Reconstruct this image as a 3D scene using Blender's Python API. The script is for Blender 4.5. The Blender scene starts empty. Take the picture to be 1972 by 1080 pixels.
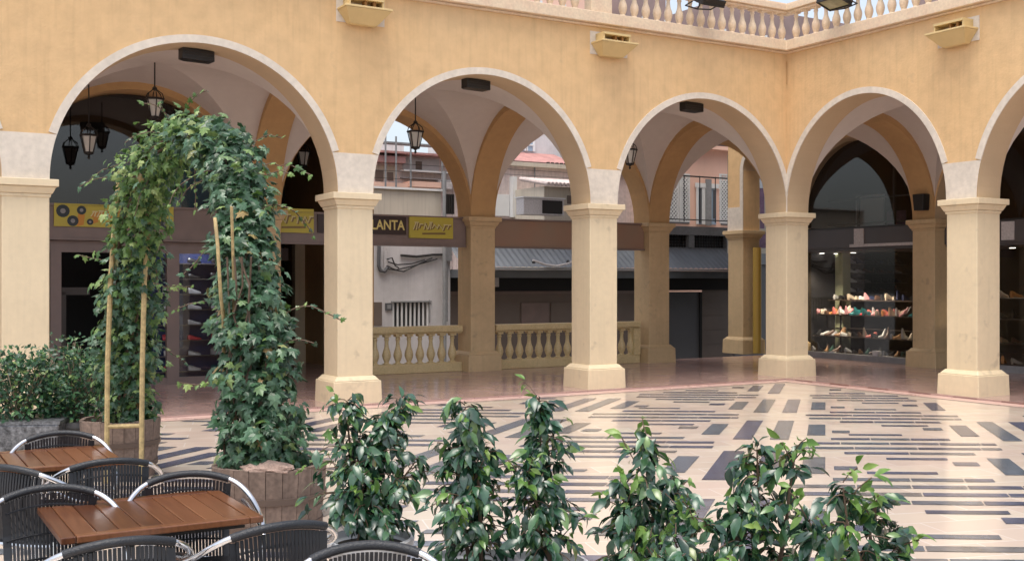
import bpy, bmesh, math, random
from mathutils import Vector, Matrix
R = random.Random(7)
sc = bpy.context.scene
COL = sc.collection
PI = math.pi
# ------------------------------------------------------------------ camera
F = 2111.9; CX = 986.0; HY = 544.0
cd = bpy.data.cameras.new('camera'); cam = bpy.data.objects.new('camera', cd); COL.objects.link(cam)
cam.location = (0, 0, 1.7); cam.rotation_euler = (PI/2, 0, 0)
cd.sensor_width = 36; cd.lens = 36*F/1972; cd.shift_y = 4/1972; cd.clip_end = 1500; cd.clip_start = .05
sc.camera = cam
# ------------------------------------------------------------------ frame of the arcade
A = math.radians(30.579); CA, SA = math.cos(A), math.sin(A)
KX, KY = 4.861, 19.407
S = 3.692; WP = .527; SR = 3.33; DP = 3.94; ZS = 2.942; RZ = 1.846; ZTOP = 5.73
def W(x, y, z=0): return Vector((KX+CA*x-SA*y, KY+SA*x+CA*y, z))
def pxy(px, y):            # along-wall coordinate of an image column on the plane y
    m = (px-CX)/F
    return (m*(KY+CA*y)-KX+SA*y)/(CA-m*SA)
def pz(px, py, y):
    x = pxy(px, y); Y = KY+SA*x+CA*y
    return 1.7-(py-HY)/F*Y
def pyx(px, x):            # y coordinate of an image column on a plane of constant x
    m = (px-CX)/F
    return (KX+CA*x-m*(KY+SA*x))/(SA+m*CA)
def gp(px, Y, py=None):    # world point at distance Y
    return Vector(((px-CX)/F*Y, Y, 0 if py is None else 1.7-(py-HY)/F*Y))
# ------------------------------------------------------------------ materials
def mat(name, col, rough=.6, metal=0, var=.0, vscale=3, var2=0, v2scale=30, bump=0, bscale=40, spec=.5, tint=None, island=0, streak=0, coat=0, scuff=0):
    m = bpy.data.materials.new(name); m.use_nodes = True
    nt = m.node_tree; N = nt.nodes; L = nt.links
    b = N['Principled BSDF']
    b.inputs['Roughness'].default_value = rough; b.inputs['Metallic'].default_value = metal
    b.inputs['Specular IOR Level'].default_value = spec
    b.inputs['Coat Weight'].default_value = coat
    tc = N.new('ShaderNodeTexCoord')
    cur = None
    rgb = N.new('ShaderNodeRGB'); rgb.outputs[0].default_value = (*col, 1); cur = rgb.outputs[0]
    def noise(scale, detail=4, vec=None):
        n = N.new('ShaderNodeTexNoise'); n.inputs['Scale'].default_value = scale; n.inputs['Detail'].default_value = detail
        L.new(vec or tc.outputs['Object'], n.inputs['Vector']); return n.outputs[0]
    def modulate(fac, amount, cur, lo=.3, hi=.7, c2=None):
        r = N.new('ShaderNodeMapRange'); r.inputs[1].default_value = lo; r.inputs[2].default_value = hi
        r.inputs[3].default_value = 0; r.inputs[4].default_value = 1
        L.new(fac, r.inputs[0])
        mx = N.new('ShaderNodeMix'); mx.data_type = 'RGBA'
        k = c2 or tuple(c*(1-amount) for c in col)
        mx.inputs[7].default_value = (*k, 1)
        ml = N.new('ShaderNodeMath'); ml.operation = 'MULTIPLY'; ml.inputs[1].default_value = 1 if c2 is None else amount
        L.new(r.outputs[0], ml.inputs[0]); L.new(ml.outputs[0], mx.inputs[0]); L.new(cur, mx.inputs[6])
        return mx.outputs[2]
    if var: cur = modulate(noise(vscale), var, cur, c2=tint)
    if var2:
        n = noise(v2scale, 6); cur2 = N.new('ShaderNodeMix'); cur2.data_type = 'RGBA'; cur2.blend_type = 'MULTIPLY'
        r = N.new('ShaderNodeMapRange'); r.inputs[1].default_value = .3; r.inputs[2].default_value = .7; r.inputs[3].default_value = 1-var2; r.inputs[4].default_value = 1+var2*.5
        L.new(n, r.inputs[0]); cb = N.new('ShaderNodeCombineColor')
        for i in range(3): L.new(r.outputs[0], cb.inputs[i])
        cur2.inputs[0].default_value = 1; L.new(cur, cur2.inputs[6]); L.new(cb.outputs[0], cur2.inputs[7]); cur = cur2.outputs[2]
    if streak:
        mp = N.new('ShaderNodeMapping'); mp.inputs['Scale'].default_value = (9, 9, .5); L.new(tc.outputs['Object'], mp.inputs[0])
        n = noise(1.6, 5, mp.outputs[0]); cur2 = N.new('ShaderNodeMix'); cur2.data_type = 'RGBA'; cur2.blend_type = 'MULTIPLY'
        r = N.new('ShaderNodeMapRange'); r.inputs[1].default_value = .5; r.inputs[2].default_value = .8; r.inputs[3].default_value = 1; r.inputs[4].default_value = 1-streak
        L.new(n, r.inputs[0]); cb = N.new('ShaderNodeCombineColor')
        for i in range(3): L.new(r.outputs[0], cb.inputs[i])
        cur2.inputs[0].default_value = 1; L.new(cur, cur2.inputs[6]); L.new(cb.outputs[0], cur2.inputs[7]); cur = cur2.outputs[2]
    if scuff:
        n = noise(5, 12); n_b = noise(.9, 3)
        r = N.new('ShaderNodeMapRange'); r.inputs[1].default_value = .60; r.inputs[2].default_value = .70; r.inputs[3].default_value = 0; r.inputs[4].default_value = scuff; L.new(n, r.inputs[0])
        r2 = N.new('ShaderNodeMapRange'); r2.inputs[1].default_value = .45; r2.inputs[2].default_value = .6; L.new(n_b, r2.inputs[0])
        ml = N.new('ShaderNodeMath'); ml.operation = 'MULTIPLY'; L.new(r.outputs[0], ml.inputs[0]); L.new(r2.outputs[0], ml.inputs[1])
        mx = N.new('ShaderNodeMix'); mx.data_type = 'RGBA'; mx.inputs[7].default_value = (.22,.17,.12,1); L.new(ml.outputs[0], mx.inputs[0]); L.new(cur, mx.inputs[6]); cur = mx.outputs[2]
    if island:
        g = N.new('ShaderNodeNewGeometry')
        h = N.new('ShaderNodeHueSaturation'); 
        r = N.new('ShaderNodeMapRange'); r.inputs[3].default_value = 1-island; r.inputs[4].default_value = 1+island
        L.new(g.outputs['Random Per Island'], r.inputs[0]); L.new(r.outputs[0], h.inputs['Value']); L.new(cur, h.inputs['Color']); cur = h.outputs[0]
    L.new(cur, b.inputs['Base Color'])
    if bump:
        bp = N.new('ShaderNodeBump'); bp.inputs['Strength'].default_value = bump; bp.inputs['Distance'].default_value = .02
        L.new(noise(bscale, 6), bp.inputs['Height']); L.new(bp.outputs[0], b.inputs['Normal'])
    return m
M = {}
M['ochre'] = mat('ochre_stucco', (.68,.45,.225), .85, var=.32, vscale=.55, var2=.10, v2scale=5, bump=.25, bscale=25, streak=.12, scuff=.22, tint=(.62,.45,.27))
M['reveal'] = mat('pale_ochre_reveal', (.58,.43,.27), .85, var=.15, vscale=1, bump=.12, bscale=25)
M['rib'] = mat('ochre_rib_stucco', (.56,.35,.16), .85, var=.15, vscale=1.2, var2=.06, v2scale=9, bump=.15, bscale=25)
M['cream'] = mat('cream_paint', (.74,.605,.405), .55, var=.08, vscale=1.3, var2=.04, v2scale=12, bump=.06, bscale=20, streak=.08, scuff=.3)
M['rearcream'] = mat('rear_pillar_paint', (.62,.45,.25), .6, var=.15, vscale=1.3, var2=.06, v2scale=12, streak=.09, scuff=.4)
M['white_stone'] = mat('white_trim_paint', (.72,.64,.54), .7, var=.14, vscale=2.5, var2=.10, v2scale=14, bump=.15, bscale=30)
M['vault'] = mat('vault_plaster', (.66,.60,.55), .9, var=.08, vscale=.8, var2=.03, v2scale=8)
M['balustrade'] = mat('balustrade_paint', (.72,.58,.41), .6, var=.4, vscale=5, var2=.12, v2scale=25, tint=(.60,.38,.27))
M['balustrade_low'] = mat('balustrade_low_paint', (.66,.52,.28), .6, var=.3, vscale=5, var2=.15, v2scale=30, tint=(.45,.33,.13))
M['sconce'] = mat('sconce_paint', (.64,.48,.23), .6, var=.12, vscale=5)
M['sconce_dark'] = mat('sconce_vent', (.25,.12,.03), .7)
M['black'] = mat('black_metal', (.015,.014,.014), .4)
M['iron'] = mat('dark_iron', (.025,.022,.02), .5, metal=.3)
M['lampglass'] = mat('frosted_lamp_glass', (.55,.54,.50), .3)
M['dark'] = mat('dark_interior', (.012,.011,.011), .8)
M['darkbrown'] = mat('dark_brown_panel', (.05,.034,.026), .45, var=.2, vscale=3)
M['brownfascia'] = mat('brown_fascia', (.27,.195,.14), .3, var=.6, vscale=1.5, tint=(.34,.17,.11))
M['mauveframe'] = mat('mauve_brown_frame', (.22,.16,.14), .4, var=.15, vscale=4)
M['greyfascia'] = mat('grey_fascia', (.09,.082,.082), .4, var=.15, vscale=2)
M['yellow'] = mat('yellow_sign', (.50,.42,.05), .5, var=.3, vscale=6, tint=(.42,.33,.08))
M['orange'] = mat('orange_print', (.55,.24,.03), .5)
M['signdark'] = mat('dark_sign_board', (.03,.012,.008), .4)
M['gold'] = mat('gold_lettering', (.75,.62,.22), .4)
M['signbrown'] = mat('brown_lettering', (.20,.13,.04), .5)
M['signpale'] = mat('pale_lettering', (.62,.55,.28), .5)
M['darkgreen'] = mat('dark_print', (.02,.03,.035), .5)
M['white'] = mat('white_paint', (.75,.75,.73), .5, var=.05, vscale=5)
M['paper'] = mat('pale_notice', (.6,.57,.56), .6, var=.25, vscale=25)
M['whitewall'] = mat('white_render', (.64,.61,.60), .9, var=.15, vscale=1.1, var2=.06, v2scale=6, streak=.12)
M['beigewall'] = mat('beige_render', (.60,.54,.44), .9, var=.12, vscale=1.3, streak=.2)
M['oldwall'] = mat('old_pinkish_render', (.68,.56,.52), .9, var=.35, vscale=2.2, var2=.15, v2scale=9, streak=.25, tint=(.50,.47,.43))
M['roofhouse'] = mat('mauve_roof_house', (.36,.26,.24), .9, var=.3, vscale=1.5)
M['salmon'] = mat('salmon_render', (.86,.55,.42), .85, var=.08, vscale=1.2, streak=.06)
M['rooftile'] = mat('red_roof_tile', (.52,.26,.23), .8, var=.3, vscale=3, var2=.2, v2scale=25)
M['greymetal'] = mat('grey_awning_metal', (.20,.215,.23), .45, var=.2, vscale=2, metal=.2)
M['greystone'] = mat('grey_stone', (.28,.28,.28), .85, var=.2, vscale=2, var2=.12, v2scale=14)
M['shutter'] = mat('brown_shutter', (.17,.13,.105), .6, var=.15, vscale=2)
M['garage'] = mat('dark_garage_door', (.10,.10,.105), .55, var=.12, vscale=2)
M['bluewin'] = mat('pale_blue_window', (.32,.42,.52), .15)
M['terrafloor'] = mat('street_ground', (.25,.23,.21), .9, var=.2, vscale=.6)
M['purple'] = mat('purple_print', (.17,.10,.17), .5, var=.4, vscale=14)
M['palebanner'] = mat('pale_banner', (.42,.46,.50), .5)
M['yellowlight'] = mat('yellow_light_tint', (.42,.27,.05), .4)  # colour of the yellow light on the gate pillar's reveal
M['bamboo'] = mat('bamboo_yellow', (.55,.41,.19), .6, var=.35, vscale=14, var2=.25, v2scale=40)
M['barrel'] = mat('weathered_barrel_wood', (.26,.185,.145), .8, var=.4, vscale=5, var2=.3, v2scale=35, streak=.45)
M['hoop'] = mat('rusty_hoop', (.14,.10,.08), .6, metal=.4)
M['soil'] = mat('dark_soil', (.025,.018,.013), .95, bump=.6, bscale=30)
M['rock'] = mat('pinkish_rock', (.50,.35,.28), .85, var=.35, vscale=14, var2=.25, v2scale=60, bump=.6, bscale=30)
M['zinc'] = mat('mottled_zinc', (.30,.31,.33), .4, metal=.5, var=.75, vscale=22, var2=.4, v2scale=60)
M['whitepot'] = mat('pale_grey_pot', (.55,.56,.57), .45, var=.1, vscale=6)
M['alu'] = mat('polished_aluminium', (.72,.72,.73), .18, metal=1)
M['wicker'] = mat('black_wicker', (.014,.015,.019), .38, var=.3, vscale=30, spec=.6)
M['sleeve'] = mat('black_wrapped_rail', (.016,.018,.022), .42, bump=.25, bscale=160)
M['stem'] = mat('brown_stem', (.13,.085,.055), .8, var=.3, vscale=20)
M['hedgestem'] = mat('pale_twig', (.30,.23,.16), .8)
M['teal'] = mat('teal_poster', (.02,.14,.20), .4, var=.5, vscale=3, tint=(.02,.03,.08))
M['navy'] = mat('navy_display', (.025,.035,.11), .5)
M['olive'] = mat('pale_green_column', (.42,.44,.28), .6)

def leafmat(name, cols, rough=.32, trans=.15, spec=.5):
    m = bpy.data.materials.new(name); m.use_nodes = True
    nt = m.node_tree; N = nt.nodes; L = nt.links; b = N['Principled BSDF']
    g = N.new('ShaderNodeNewGeometry'); cr = N.new('ShaderNodeValToRGB')
    L.new(g.outputs['Random Per Island'], cr.inputs[0])
    e = cr.color_ramp.elements
    while len(e) < len(cols): e.new(.5)
    for i, (p, c) in enumerate(cols): e[i].position = p; e[i].color = (*c, 1)
    tc = N.new('ShaderNodeTexCoord'); n = N.new('ShaderNodeTexNoise'); n.inputs['Scale'].default_value = 30; L.new(tc.outputs['Object'], n.inputs[0])
    mx = N.new('ShaderNodeMix'); mx.data_type = 'RGBA'; mx.blend_type = 'MULTIPLY'; mx.inputs[0].default_value = .5
    L.new(cr.outputs[0], mx.inputs[6])
    c2 = N.new('ShaderNodeMapRange'); c2.inputs[1].default_value = .3; c2.inputs[2].default_value = .7; c2.inputs[3].default_value = .55; c2.inputs[4].default_value = 1.3
    L.new(n.outputs[0], c2.inputs[0]); cb = N.new('ShaderNodeCombineColor')
    for i in range(3): L.new(c2.outputs[0], cb.inputs[i])
    L.new(cb.outputs[0], mx.inputs[7]); L.new(mx.outputs[2], b.inputs['Base Color'])
    b.inputs['Roughness'].default_value = rough
    b.inputs['Specular IOR Level'].default_value = spec
    tr = N.new("ShaderNodeBsdfTranslucent"); L.new(mx.outputs[2], tr.inputs[0])
    ms = N.new('ShaderNodeMixShader'); ms.inputs[0].default_value = trans
    L.new(b.outputs[0], ms.inputs[1]); L.new(tr.outputs[0], ms.inputs[2]); L.new(ms.outputs[0], N['Material Output'].inputs[0])
    return m
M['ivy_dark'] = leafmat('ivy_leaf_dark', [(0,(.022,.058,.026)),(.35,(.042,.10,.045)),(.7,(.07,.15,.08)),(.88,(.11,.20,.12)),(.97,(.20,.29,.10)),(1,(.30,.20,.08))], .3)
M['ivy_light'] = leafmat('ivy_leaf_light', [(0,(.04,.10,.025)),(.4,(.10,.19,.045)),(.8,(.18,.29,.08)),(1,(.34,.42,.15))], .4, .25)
M['ficus'] = leafmat('ficus_leaf', [(0,(.014,.045,.026)),(.45,(.033,.092,.052)),(.75,(.055,.135,.065)),(.9,(.085,.18,.055)),(.98,(.14,.24,.07)),(1,(.24,.21,.06))], .2, .12, .8)
M['ficus_young'] = leafmat('ficus_leaf_young', [(0,(.06,.14,.02)),(.5,(.12,.24,.04)),(1,(.24,.36,.09))], .3, .25)
M['hedge'] = leafmat('hedge_leaf', [(0,(.02,.06,.03)),(.5,(.035,.10,.05)),(.85,(.06,.16,.05)),(1,(.22,.30,.09))], .35, .15)

def glassmat(name, tint, refl=.12, rough=.02):
    m = bpy.data.materials.new(name); m.use_nodes = True
    nt = m.node_tree; N = nt.nodes; L = nt.links
    N.remove(N['Principled BSDF'])
    t = N.new('ShaderNodeBsdfTransparent'); t.inputs[0].default_value = (*tint, 1)
    g = N.new('ShaderNodeBsdfGlossy'); g.inputs['Roughness'].default_value = rough
    fr = N.new('ShaderNodeLayerWeight'); pw = N.new('ShaderNodeMath'); pw.operation = 'POWER'; pw.inputs[1].default_value = 5; L.new(fr.outputs['Facing'], pw.inputs[0])
    ma = N.new('ShaderNodeMath'); ma.operation = 'MULTIPLY_ADD'; ma.inputs[1].default_value = .9; ma.inputs[2].default_value = refl; L.new(pw.outputs[0], ma.inputs[0])
    ms = N.new('ShaderNodeMixShader'); L.new(ma.outputs[0], ms.inputs[0]); L.new(t.outputs[0], ms.inputs[1]); L.new(g.outputs[0], ms.inputs[2])
    L.new(ms.outputs[0], N['Material Output'].inputs[0]); return m
M['glass'] = glassmat('shop_glass', (.85,.85,.85), .05)

def emat(name, col, st):
    m = bpy.data.materials.new(name); m.use_nodes = True; b = m.node_tree.nodes['Principled BSDF']
    b.inputs['Emission Color'].default_value = (*col, 1); b.inputs['Emission Strength'].default_value = st; return m
M['spot'] = emat('lit_spot_lens', (1,.93,.8), 6)

def woodmat():
    m = bpy.data.materials.new('varnished_teak'); m.use_nodes = True
    nt = m.node_tree; N = nt.nodes; L = nt.links; b = N['Principled BSDF']
    tc = N.new('ShaderNodeTexCoord'); mp = N.new('ShaderNodeMapping'); mp.inputs['Scale'].default_value = (40, 2.5, 10); L.new(tc.outputs['Object'], mp.inputs[0])
    n = N.new('ShaderNodeTexNoise'); n.inputs['Scale'].default_value = 2; n.inputs['Detail'].default_value = 6; L.new(mp.outputs[0], n.inputs[0])
    g = N.new('ShaderNodeNewGeometry')
    ad = N.new('ShaderNodeMath'); ad.operation = 'MULTIPLY_ADD'; ad.inputs[1].default_value = .55; L.new(g.outputs['Random Per Island'], ad.inputs[0])
    m2 = N.new('ShaderNodeMath'); m2.operation = 'MULTIPLY'; m2.inputs[1].default_value = .6; L.new(n.outputs[0], m2.inputs[0]); L.new(m2.outputs[0], ad.inputs[2])
    cr = N.new('ShaderNodeValToRGB'); e = cr.color_ramp.elements
    e[0].position = .15; e[0].color = (.045,.014,.007,1); e[1].position = .8; e[1].color = (.175,.068,.028,1)
    x = e.new(.5); x.color = (.10,.034,.013,1)
    L.new(ad.outputs[0], cr.inputs[0]); L.new(cr.outputs[0], b.inputs['Base Color']); b.inputs['Roughness'].default_value = .28
    return m
M['teak'] = woodmat()

def floormat(name, c1, c2, c3, rough, sx, sy, rot, mortar, mcol, var):
    m = bpy.data.materials.new(name); m.use_nodes = True
    nt = m.node_tree; N = nt.nodes; L = nt.links; b = N['Principled BSDF']
    tc = N.new('ShaderNodeTexCoord'); mp = N.new('ShaderNodeMapping'); mp.inputs['Rotation'].default_value = (0,0,rot); L.new(tc.outputs['Object'], mp.inputs[0])
    br = N.new('ShaderNodeTexBrick'); L.new(mp.outputs[0], br.inputs[0]); br.inputs['Scale'].default_value = 1
    br.inputs['Brick Width'].default_value = sx; br.inputs['Row Height'].default_value = sy; br.inputs['Mortar Size'].default_value = mortar
    br.inputs['Color1'].default_value = (*c1,1); br.inputs['Color2'].default_value = (*c2,1); br.inputs['Mortar'].default_value = (*mcol,1); br.inputs['Bias'].default_value = 0
    n = N.new('ShaderNodeTexNoise'); n.inputs['Scale'].default_value = .9; n.inputs['Detail'].default_value = 6; L.new(tc.outputs['Object'], n.inputs[0])
    r = N.new('ShaderNodeMapRange'); r.inputs[1].default_value = .35; r.inputs[2].default_value = .7; r.inputs[3].default_value = 0; r.inputs[4].default_value = var; L.new(n.outputs[0], r.inputs[0])
    mx = N.new('ShaderNodeMix'); mx.data_type = 'RGBA'; L.new(r.outputs[0], mx.inputs[0]); L.new(br.outputs[0], mx.inputs[6]); mx.inputs[7].default_value = (*c3,1)
    L.new(mx.outputs[2], b.inputs['Base Color'])
    n2 = N.new('ShaderNodeTexNoise'); n2.inputs['Scale'].default_value = 2.5; n2.inputs['Detail'].default_value = 5; L.new(tc.outputs['Object'], n2.inputs[0])
    r2 = N.new('ShaderNodeMapRange'); r2.inputs[1].default_value = .3; r2.inputs[2].default_value = .7; r2.inputs[3].default_value = rough*.7; r2.inputs[4].default_value = rough*1.5; L.new(n2.outputs[0], r2.inputs[0])
    L.new(r2.outputs[0], b.inputs['Roughness'])
    return m
M['plaza'] = floormat('polished_cream_tiles', (.63,.55,.44), (.55,.455,.37), (.63,.48,.41), .14, .62, .31, math.radians(17), .005, (.72,.68,.62), .6)
M['arcfloor'] = floormat('polished_brown_tiles', (.40,.265,.225), (.37,.245,.215), (.45,.315,.28), .15, .4, .4, 0, .004, (.20,.11,.09), .5)
M['border'] = floormat('pink_border_stone', (.62,.42,.36), (.58,.38,.33), (.64,.46,.40), .3, .5, .5, 0, .003, (.5,.36,.31), .5)
def inlaymat():
    m = bpy.data.materials.new('slate_inlay'); m.use_nodes = True
    nt = m.node_tree; N = nt.nodes; L = nt.links; b = N['Principled BSDF']
    g = N.new('ShaderNodeNewGeometry'); cr = N.new('ShaderNodeValToRGB'); L.new(g.outputs['Random Per Island'], cr.inputs[0])
    e = cr.color_ramp.elements; e[0].color = (.075,.082,.115,1); e[1].position = 1; e[1].color = (.21,.185,.165,1)
    for p, c in ((.3,(.115,.12,.165)),(.6,(.15,.15,.17)),(.8,(.115,.135,.16))): x = e.new(p); x.color = (*c,1)
    tc = N.new('ShaderNodeTexCoord'); n = N.new('ShaderNodeTexNoise'); n.inputs['Scale'].default_value = 7; n.inputs['Detail'].default_value = 5; L.new(tc.outputs['Object'], n.inputs[0])
    h = N.new('ShaderNodeHueSaturation'); L.new(cr.outputs[0], h.inputs['Color'])
    r = N.new('ShaderNodeMapRange'); r.inputs[1].default_value = .3; r.inputs[2].default_value = .7; r.inputs[3].default_value = .75; r.inputs[4].default_value = 1.3; L.new(n.outputs[0], r.inputs[0]); L.new(r.outputs[0], h.inputs['Value'])
    L.new(h.outputs[0], b.inputs['Base Color']); b.inputs['Roughness'].default_value = .17
    return m
M['inlay'] = inlaymat()

# ------------------------------------------------------------------ mesh builder
class MB:
    def __init__(s): s.v = []; s.f = []; s.mi = []; s.cur = 0
    def add(s, vs, fs):
        o = len(s.v); s.v += [tuple(v) for v in vs]; s.f += [tuple(i+o for i in f) for f in fs]; s.mi += [s.cur]*len(fs); return s
    def box(s, x0, x1, y0, y1, z0, z1):
        if x0 > x1: x0, x1 = x1, x0
        if y0 > y1: y0, y1 = y1, y0
        return s.add([(x0,y0,z0),(x1,y0,z0),(x1,y1,z0),(x0,y1,z0),(x0,y0,z1),(x1,y0,z1),(x1,y1,z1),(x0,y1,z1)],
                     [(3,2,1,0),(4,5,6,7),(0,1,5,4),(1,2,6,5),(2,3,7,6),(3,0,4,7)])
    def frus(s, a, b, z0, z1):     # a, b = (x0,x1,y0,y1)
        return s.add([(a[0],a[2],z0),(a[1],a[2],z0),(a[1],a[3],z0),(a[0],a[3],z0),(b[0],b[2],z1),(b[1],b[2],z1),(b[1],b[3],z1),(b[0],b[3],z1)],
                     [(3,2,1,0),(4,5,6,7),(0,1,5,4),(1,2,6,5),(2,3,7,6),(3,0,4,7)])
    def quad(s, *p): return s.add(p, [tuple(range(len(p)))])
    def tube(s, path, r, n=8, closed=False):
        P = [Vector(p) for p in path]; k = len(P); rs = r if isinstance(r, (list, tuple)) else [r]*k
        vs = []; up = None
        for i in range(k):
            if closed: t = P[(i+1) % k]-P[i-1]
            else: t = P[min(i+1,k-1)]-P[max(i-1,0)]
            t.normalize()
            if up is None:
                up = Vector((0,0,1)) if abs(t.z) < .9 else Vector((1,0,0))
            a = t.cross(up)
            if a.length < 1e-5: a = t.cross(Vector((0,1,0)))
            a.normalize(); up = a.cross(t)
            for j in range(n):
                th = 2*PI*j/n; vs.append(P[i]+(a*math.cos(th)+up*math.sin(th))*rs[i])
        fs = []
        for i in range(k if closed else k-1):
            for j in range(n):
                a0 = i*n+j; a1 = i*n+(j+1) % n; b0 = ((i+1) % k)*n+j; b1 = ((i+1) % k)*n+(j+1) % n
                fs.append((a0, a1, b1, b0))
        if not closed: fs += [tuple(range(n))[::-1], tuple((k-1)*n+j for j in range(n))]
        return s.add(vs, fs)
    def lathe(s, prof, c=(0,0,0), n=16):
        vs = []; k = len(prof)
        for r, z in prof:
            for j in range(n):
                th = 2*PI*j/n; vs.append((c[0]+r*math.cos(th), c[1]+r*math.sin(th), c[2]+z))
        fs = [(i*n+j, i*n+(j+1) % n, (i+1)*n+(j+1) % n, (i+1)*n+j) for i in range(k-1) for j in range(n)]
        fs += [tuple(range(n))[::-1], tuple((k-1)*n+j for j in range(n))]
        return s.add(vs, fs)
    def prism(s, outline, z0, z1):
        n = len(outline)
        return s.add([(x,y,z0) for x,y in outline]+[(x,y,z1) for x,y in outline],
                     [tuple(range(n))[::-1], tuple(range(n,2*n))]+[(i,(i+1)%n,n+(i+1)%n,n+i) for i in range(n)])
    def build(s, name, mats, parent=None, loc=None, rz=0, smooth=False, bevel=0, recalc=True):
        me = bpy.data.meshes.new(name); me.from_pydata(s.v, [], s.f)
        if not isinstance(mats, (list, tuple)): mats = [mats]
        for m in mats: me.materials.append(m)
        if len(mats) > 1: me.polygons.foreach_set('material_index', s.mi)
        if recalc:
            bm = bmesh.new(); bm.from_mesh(me); bmesh.ops.recalc_face_normals(bm, faces=bm.faces); bm.to_mesh(me); bm.free()
        if smooth:
            me.polygons.foreach_set('use_smooth', [True]*len(me.polygons))
            if hasattr(me, 'set_sharp_from_angle'): me.set_sharp_from_angle(angle=math.radians(40))
        o = bpy.data.objects.new(name, me); COL.objects.link(o)
        if parent: o.parent = parent
        if loc is not None: o.location = loc
        o.rotation_euler.z = rz
        if bevel:
            bv = o.modifiers.new('bevel', 'BEVEL'); bv.width = bevel; bv.segments = 2; bv.limit_method = 'ANGLE'; bv.angle_limit = math.radians(50)
        return o
def tag(o, label=None, cat=None, group=None, kind=None):
    if label: o['label'] = label
    if cat: o['category'] = cat
    if group: o['group'] = group
    if kind: o['kind'] = kind
    return o
def empty(name, loc, rz=0, label=None, cat=None, group=None):
    o = bpy.data.objects.new(name, None); COL.objects.link(o); o.location = loc; o.rotation_euler.z = rz; o.empty_display_size = .1
    return tag(o, label, cat, group)
def children(o): return [c for c in COL.objects if c.parent == o]
def copy_tree(o, parent=None):
    c = o.copy(); COL.objects.link(c)
    if parent: c.parent = parent
    for ch in children(o): copy_tree(ch, c)
    return c
def text_mesh(body, size, extrude=.006, shear=0, bold=0):
    cu = bpy.data.curves.new('txt', 'FONT'); cu.body = body; cu.size = size; cu.extrude = extrude; cu.shear = shear; cu.offset = bold; cu.resolution_u = 3
    cu.align_x = 'CENTER'; cu.align_y = 'CENTER'
    t = bpy.data.objects.new('txt', cu); COL.objects.link(t)
    dg = bpy.context.evaluated_depsgraph_get(); me = bpy.data.meshes.new_from_object(t.evaluated_get(dg))
    bpy.data.objects.remove(t); return me
def text_obj(name, body, size, m, parent, loc, extrude=.006, shear=0, bold=0, sx=1):
    me = text_mesh(body, size, extrude, shear, bold); me.materials.clear(); me.materials.append(m)
    o = bpy.data.objects.new(name, me); COL.objects.link(o); o.parent = parent; o.location = loc; o.rotation_euler = (PI/2, 0, 0); o.scale = (sx,1,1); return o
# ================================================================== GROUND, PLAZA, ARCADE FLOOR
g = MB().quad((-400,-300,-2.6),(400,-300,-2.6),(400,600,-2.6),(-400,600,-2.6)).build('ground', M['terrafloor']); tag(g, 'lower street ground beyond the arcade', kind='structure')
# plaza: cream slab (a deck with a side) and slate bars laid in it
EX = -.2
pl = MB().prism([(-45,EX+.01),(EX+.01,EX+.01),(EX+.01,-45),(-45,-45)], -.3, 0).build('plaza_floor', M['plaza'], loc=W(0,0), rz=A); tag(pl, 'polished cream plaza floor with slate strips', kind='structure')
bars = MB()
U0 = gp(1475, 12.7)
def inside(x, y):
    dx, dy = x-KX, y-KY; lx = CA*dx+SA*dy; ly = -SA*dx+CA*dy
    return lx < -.52 and ly < -.52
def uv(u, v):
    return (U0.x+u*.997+v*(.303-.025*max(-4,min(4,u))), U0.y-u*.05+v)
def bar(u, v, lu, lv):
    c = [uv(u-lu/2,v-lv/2), uv(u+lu/2,v-lv/2), uv(u+lu/2,v+lv/2), uv(u-lu/2,v+lv/2)]
    if all(inside(*p) for p in c) and max(p[1] for p in c) > 2.2:
        bars.quad(*[(x,y,.004) for x,y in c])
CU, CV = 2.83, 2.45
for i in range(-7, 6):
    for j in range(-6, 5):
        u, v = i*CU, j*CV
        for du, lv, dv in ((-.58,.92,.0),(-.195,1.62,.0),(.195,1.62,.0),(.58,.92,.0)):
            bar(u+du, v+dv, .2, lv)
        uc = u+CU/2
        bar(uc-.56, v-.16, .2, .2); bar(uc+.5, v+.12, .22, .2)
        vc = v+CV/2
        for k, (half, off) in enumerate(((.62,.06),(.97,.02),(1.0,.0),(.64,-.04))):
            y = vc-.49+k*.327
            x = -half
            while x < half-.05:
                l = min(R.choice((.42,.5,.62)), half-x)
                bar(uc+off+x+l/2, y, l-.012, .14); x += l
        bar(uc+R.uniform(0,.25), vc-.83, .55, .12); bar(uc-R.uniform(0,.25), vc+.83, .58, .12)
tag(bars.build('plaza_inlay', M['inlay'], recalc=False), 'slate grey strips set into the cream plaza floor', kind='structure')
bd = MB(); bd.quad((-45,-.5,.005),(-.5,-.5,.005),(EX+.01,EX+.01,.005),(-45,EX+.01,.005)); bd.quad((-.5,-.5,.005),(-.5,-45,.005),(EX+.01,-45,.005),(EX+.01,EX+.01,.005))
tag(bd.build('plaza_border', M['border'], loc=W(0,0), rz=A), 'pink stone border strip along the arcade', kind='structure')
fl = MB(); fl.cur = 0
fl.prism([(-30,EX),(EX,EX),(EX,-30),(4.6,-30),(4.6,4.6),(-5.7,4.6),(-5.7,9.5),(-30,9.5)], -.5, .03)
af = fl.build('arcade_floor', M['arcfloor'], loc=W(0,0), rz=A); tag(af, 'glossy reddish brown tiled arcade floor', kind='structure')
sk = MB().box(-30,4.6,4.6,4.8,-2.6,-.05).build('floor_edge', M['beigewall'], loc=W(0,0), rz=A); tag(sk, 'edge of the raised arcade floor over the street', kind='structure')

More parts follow.
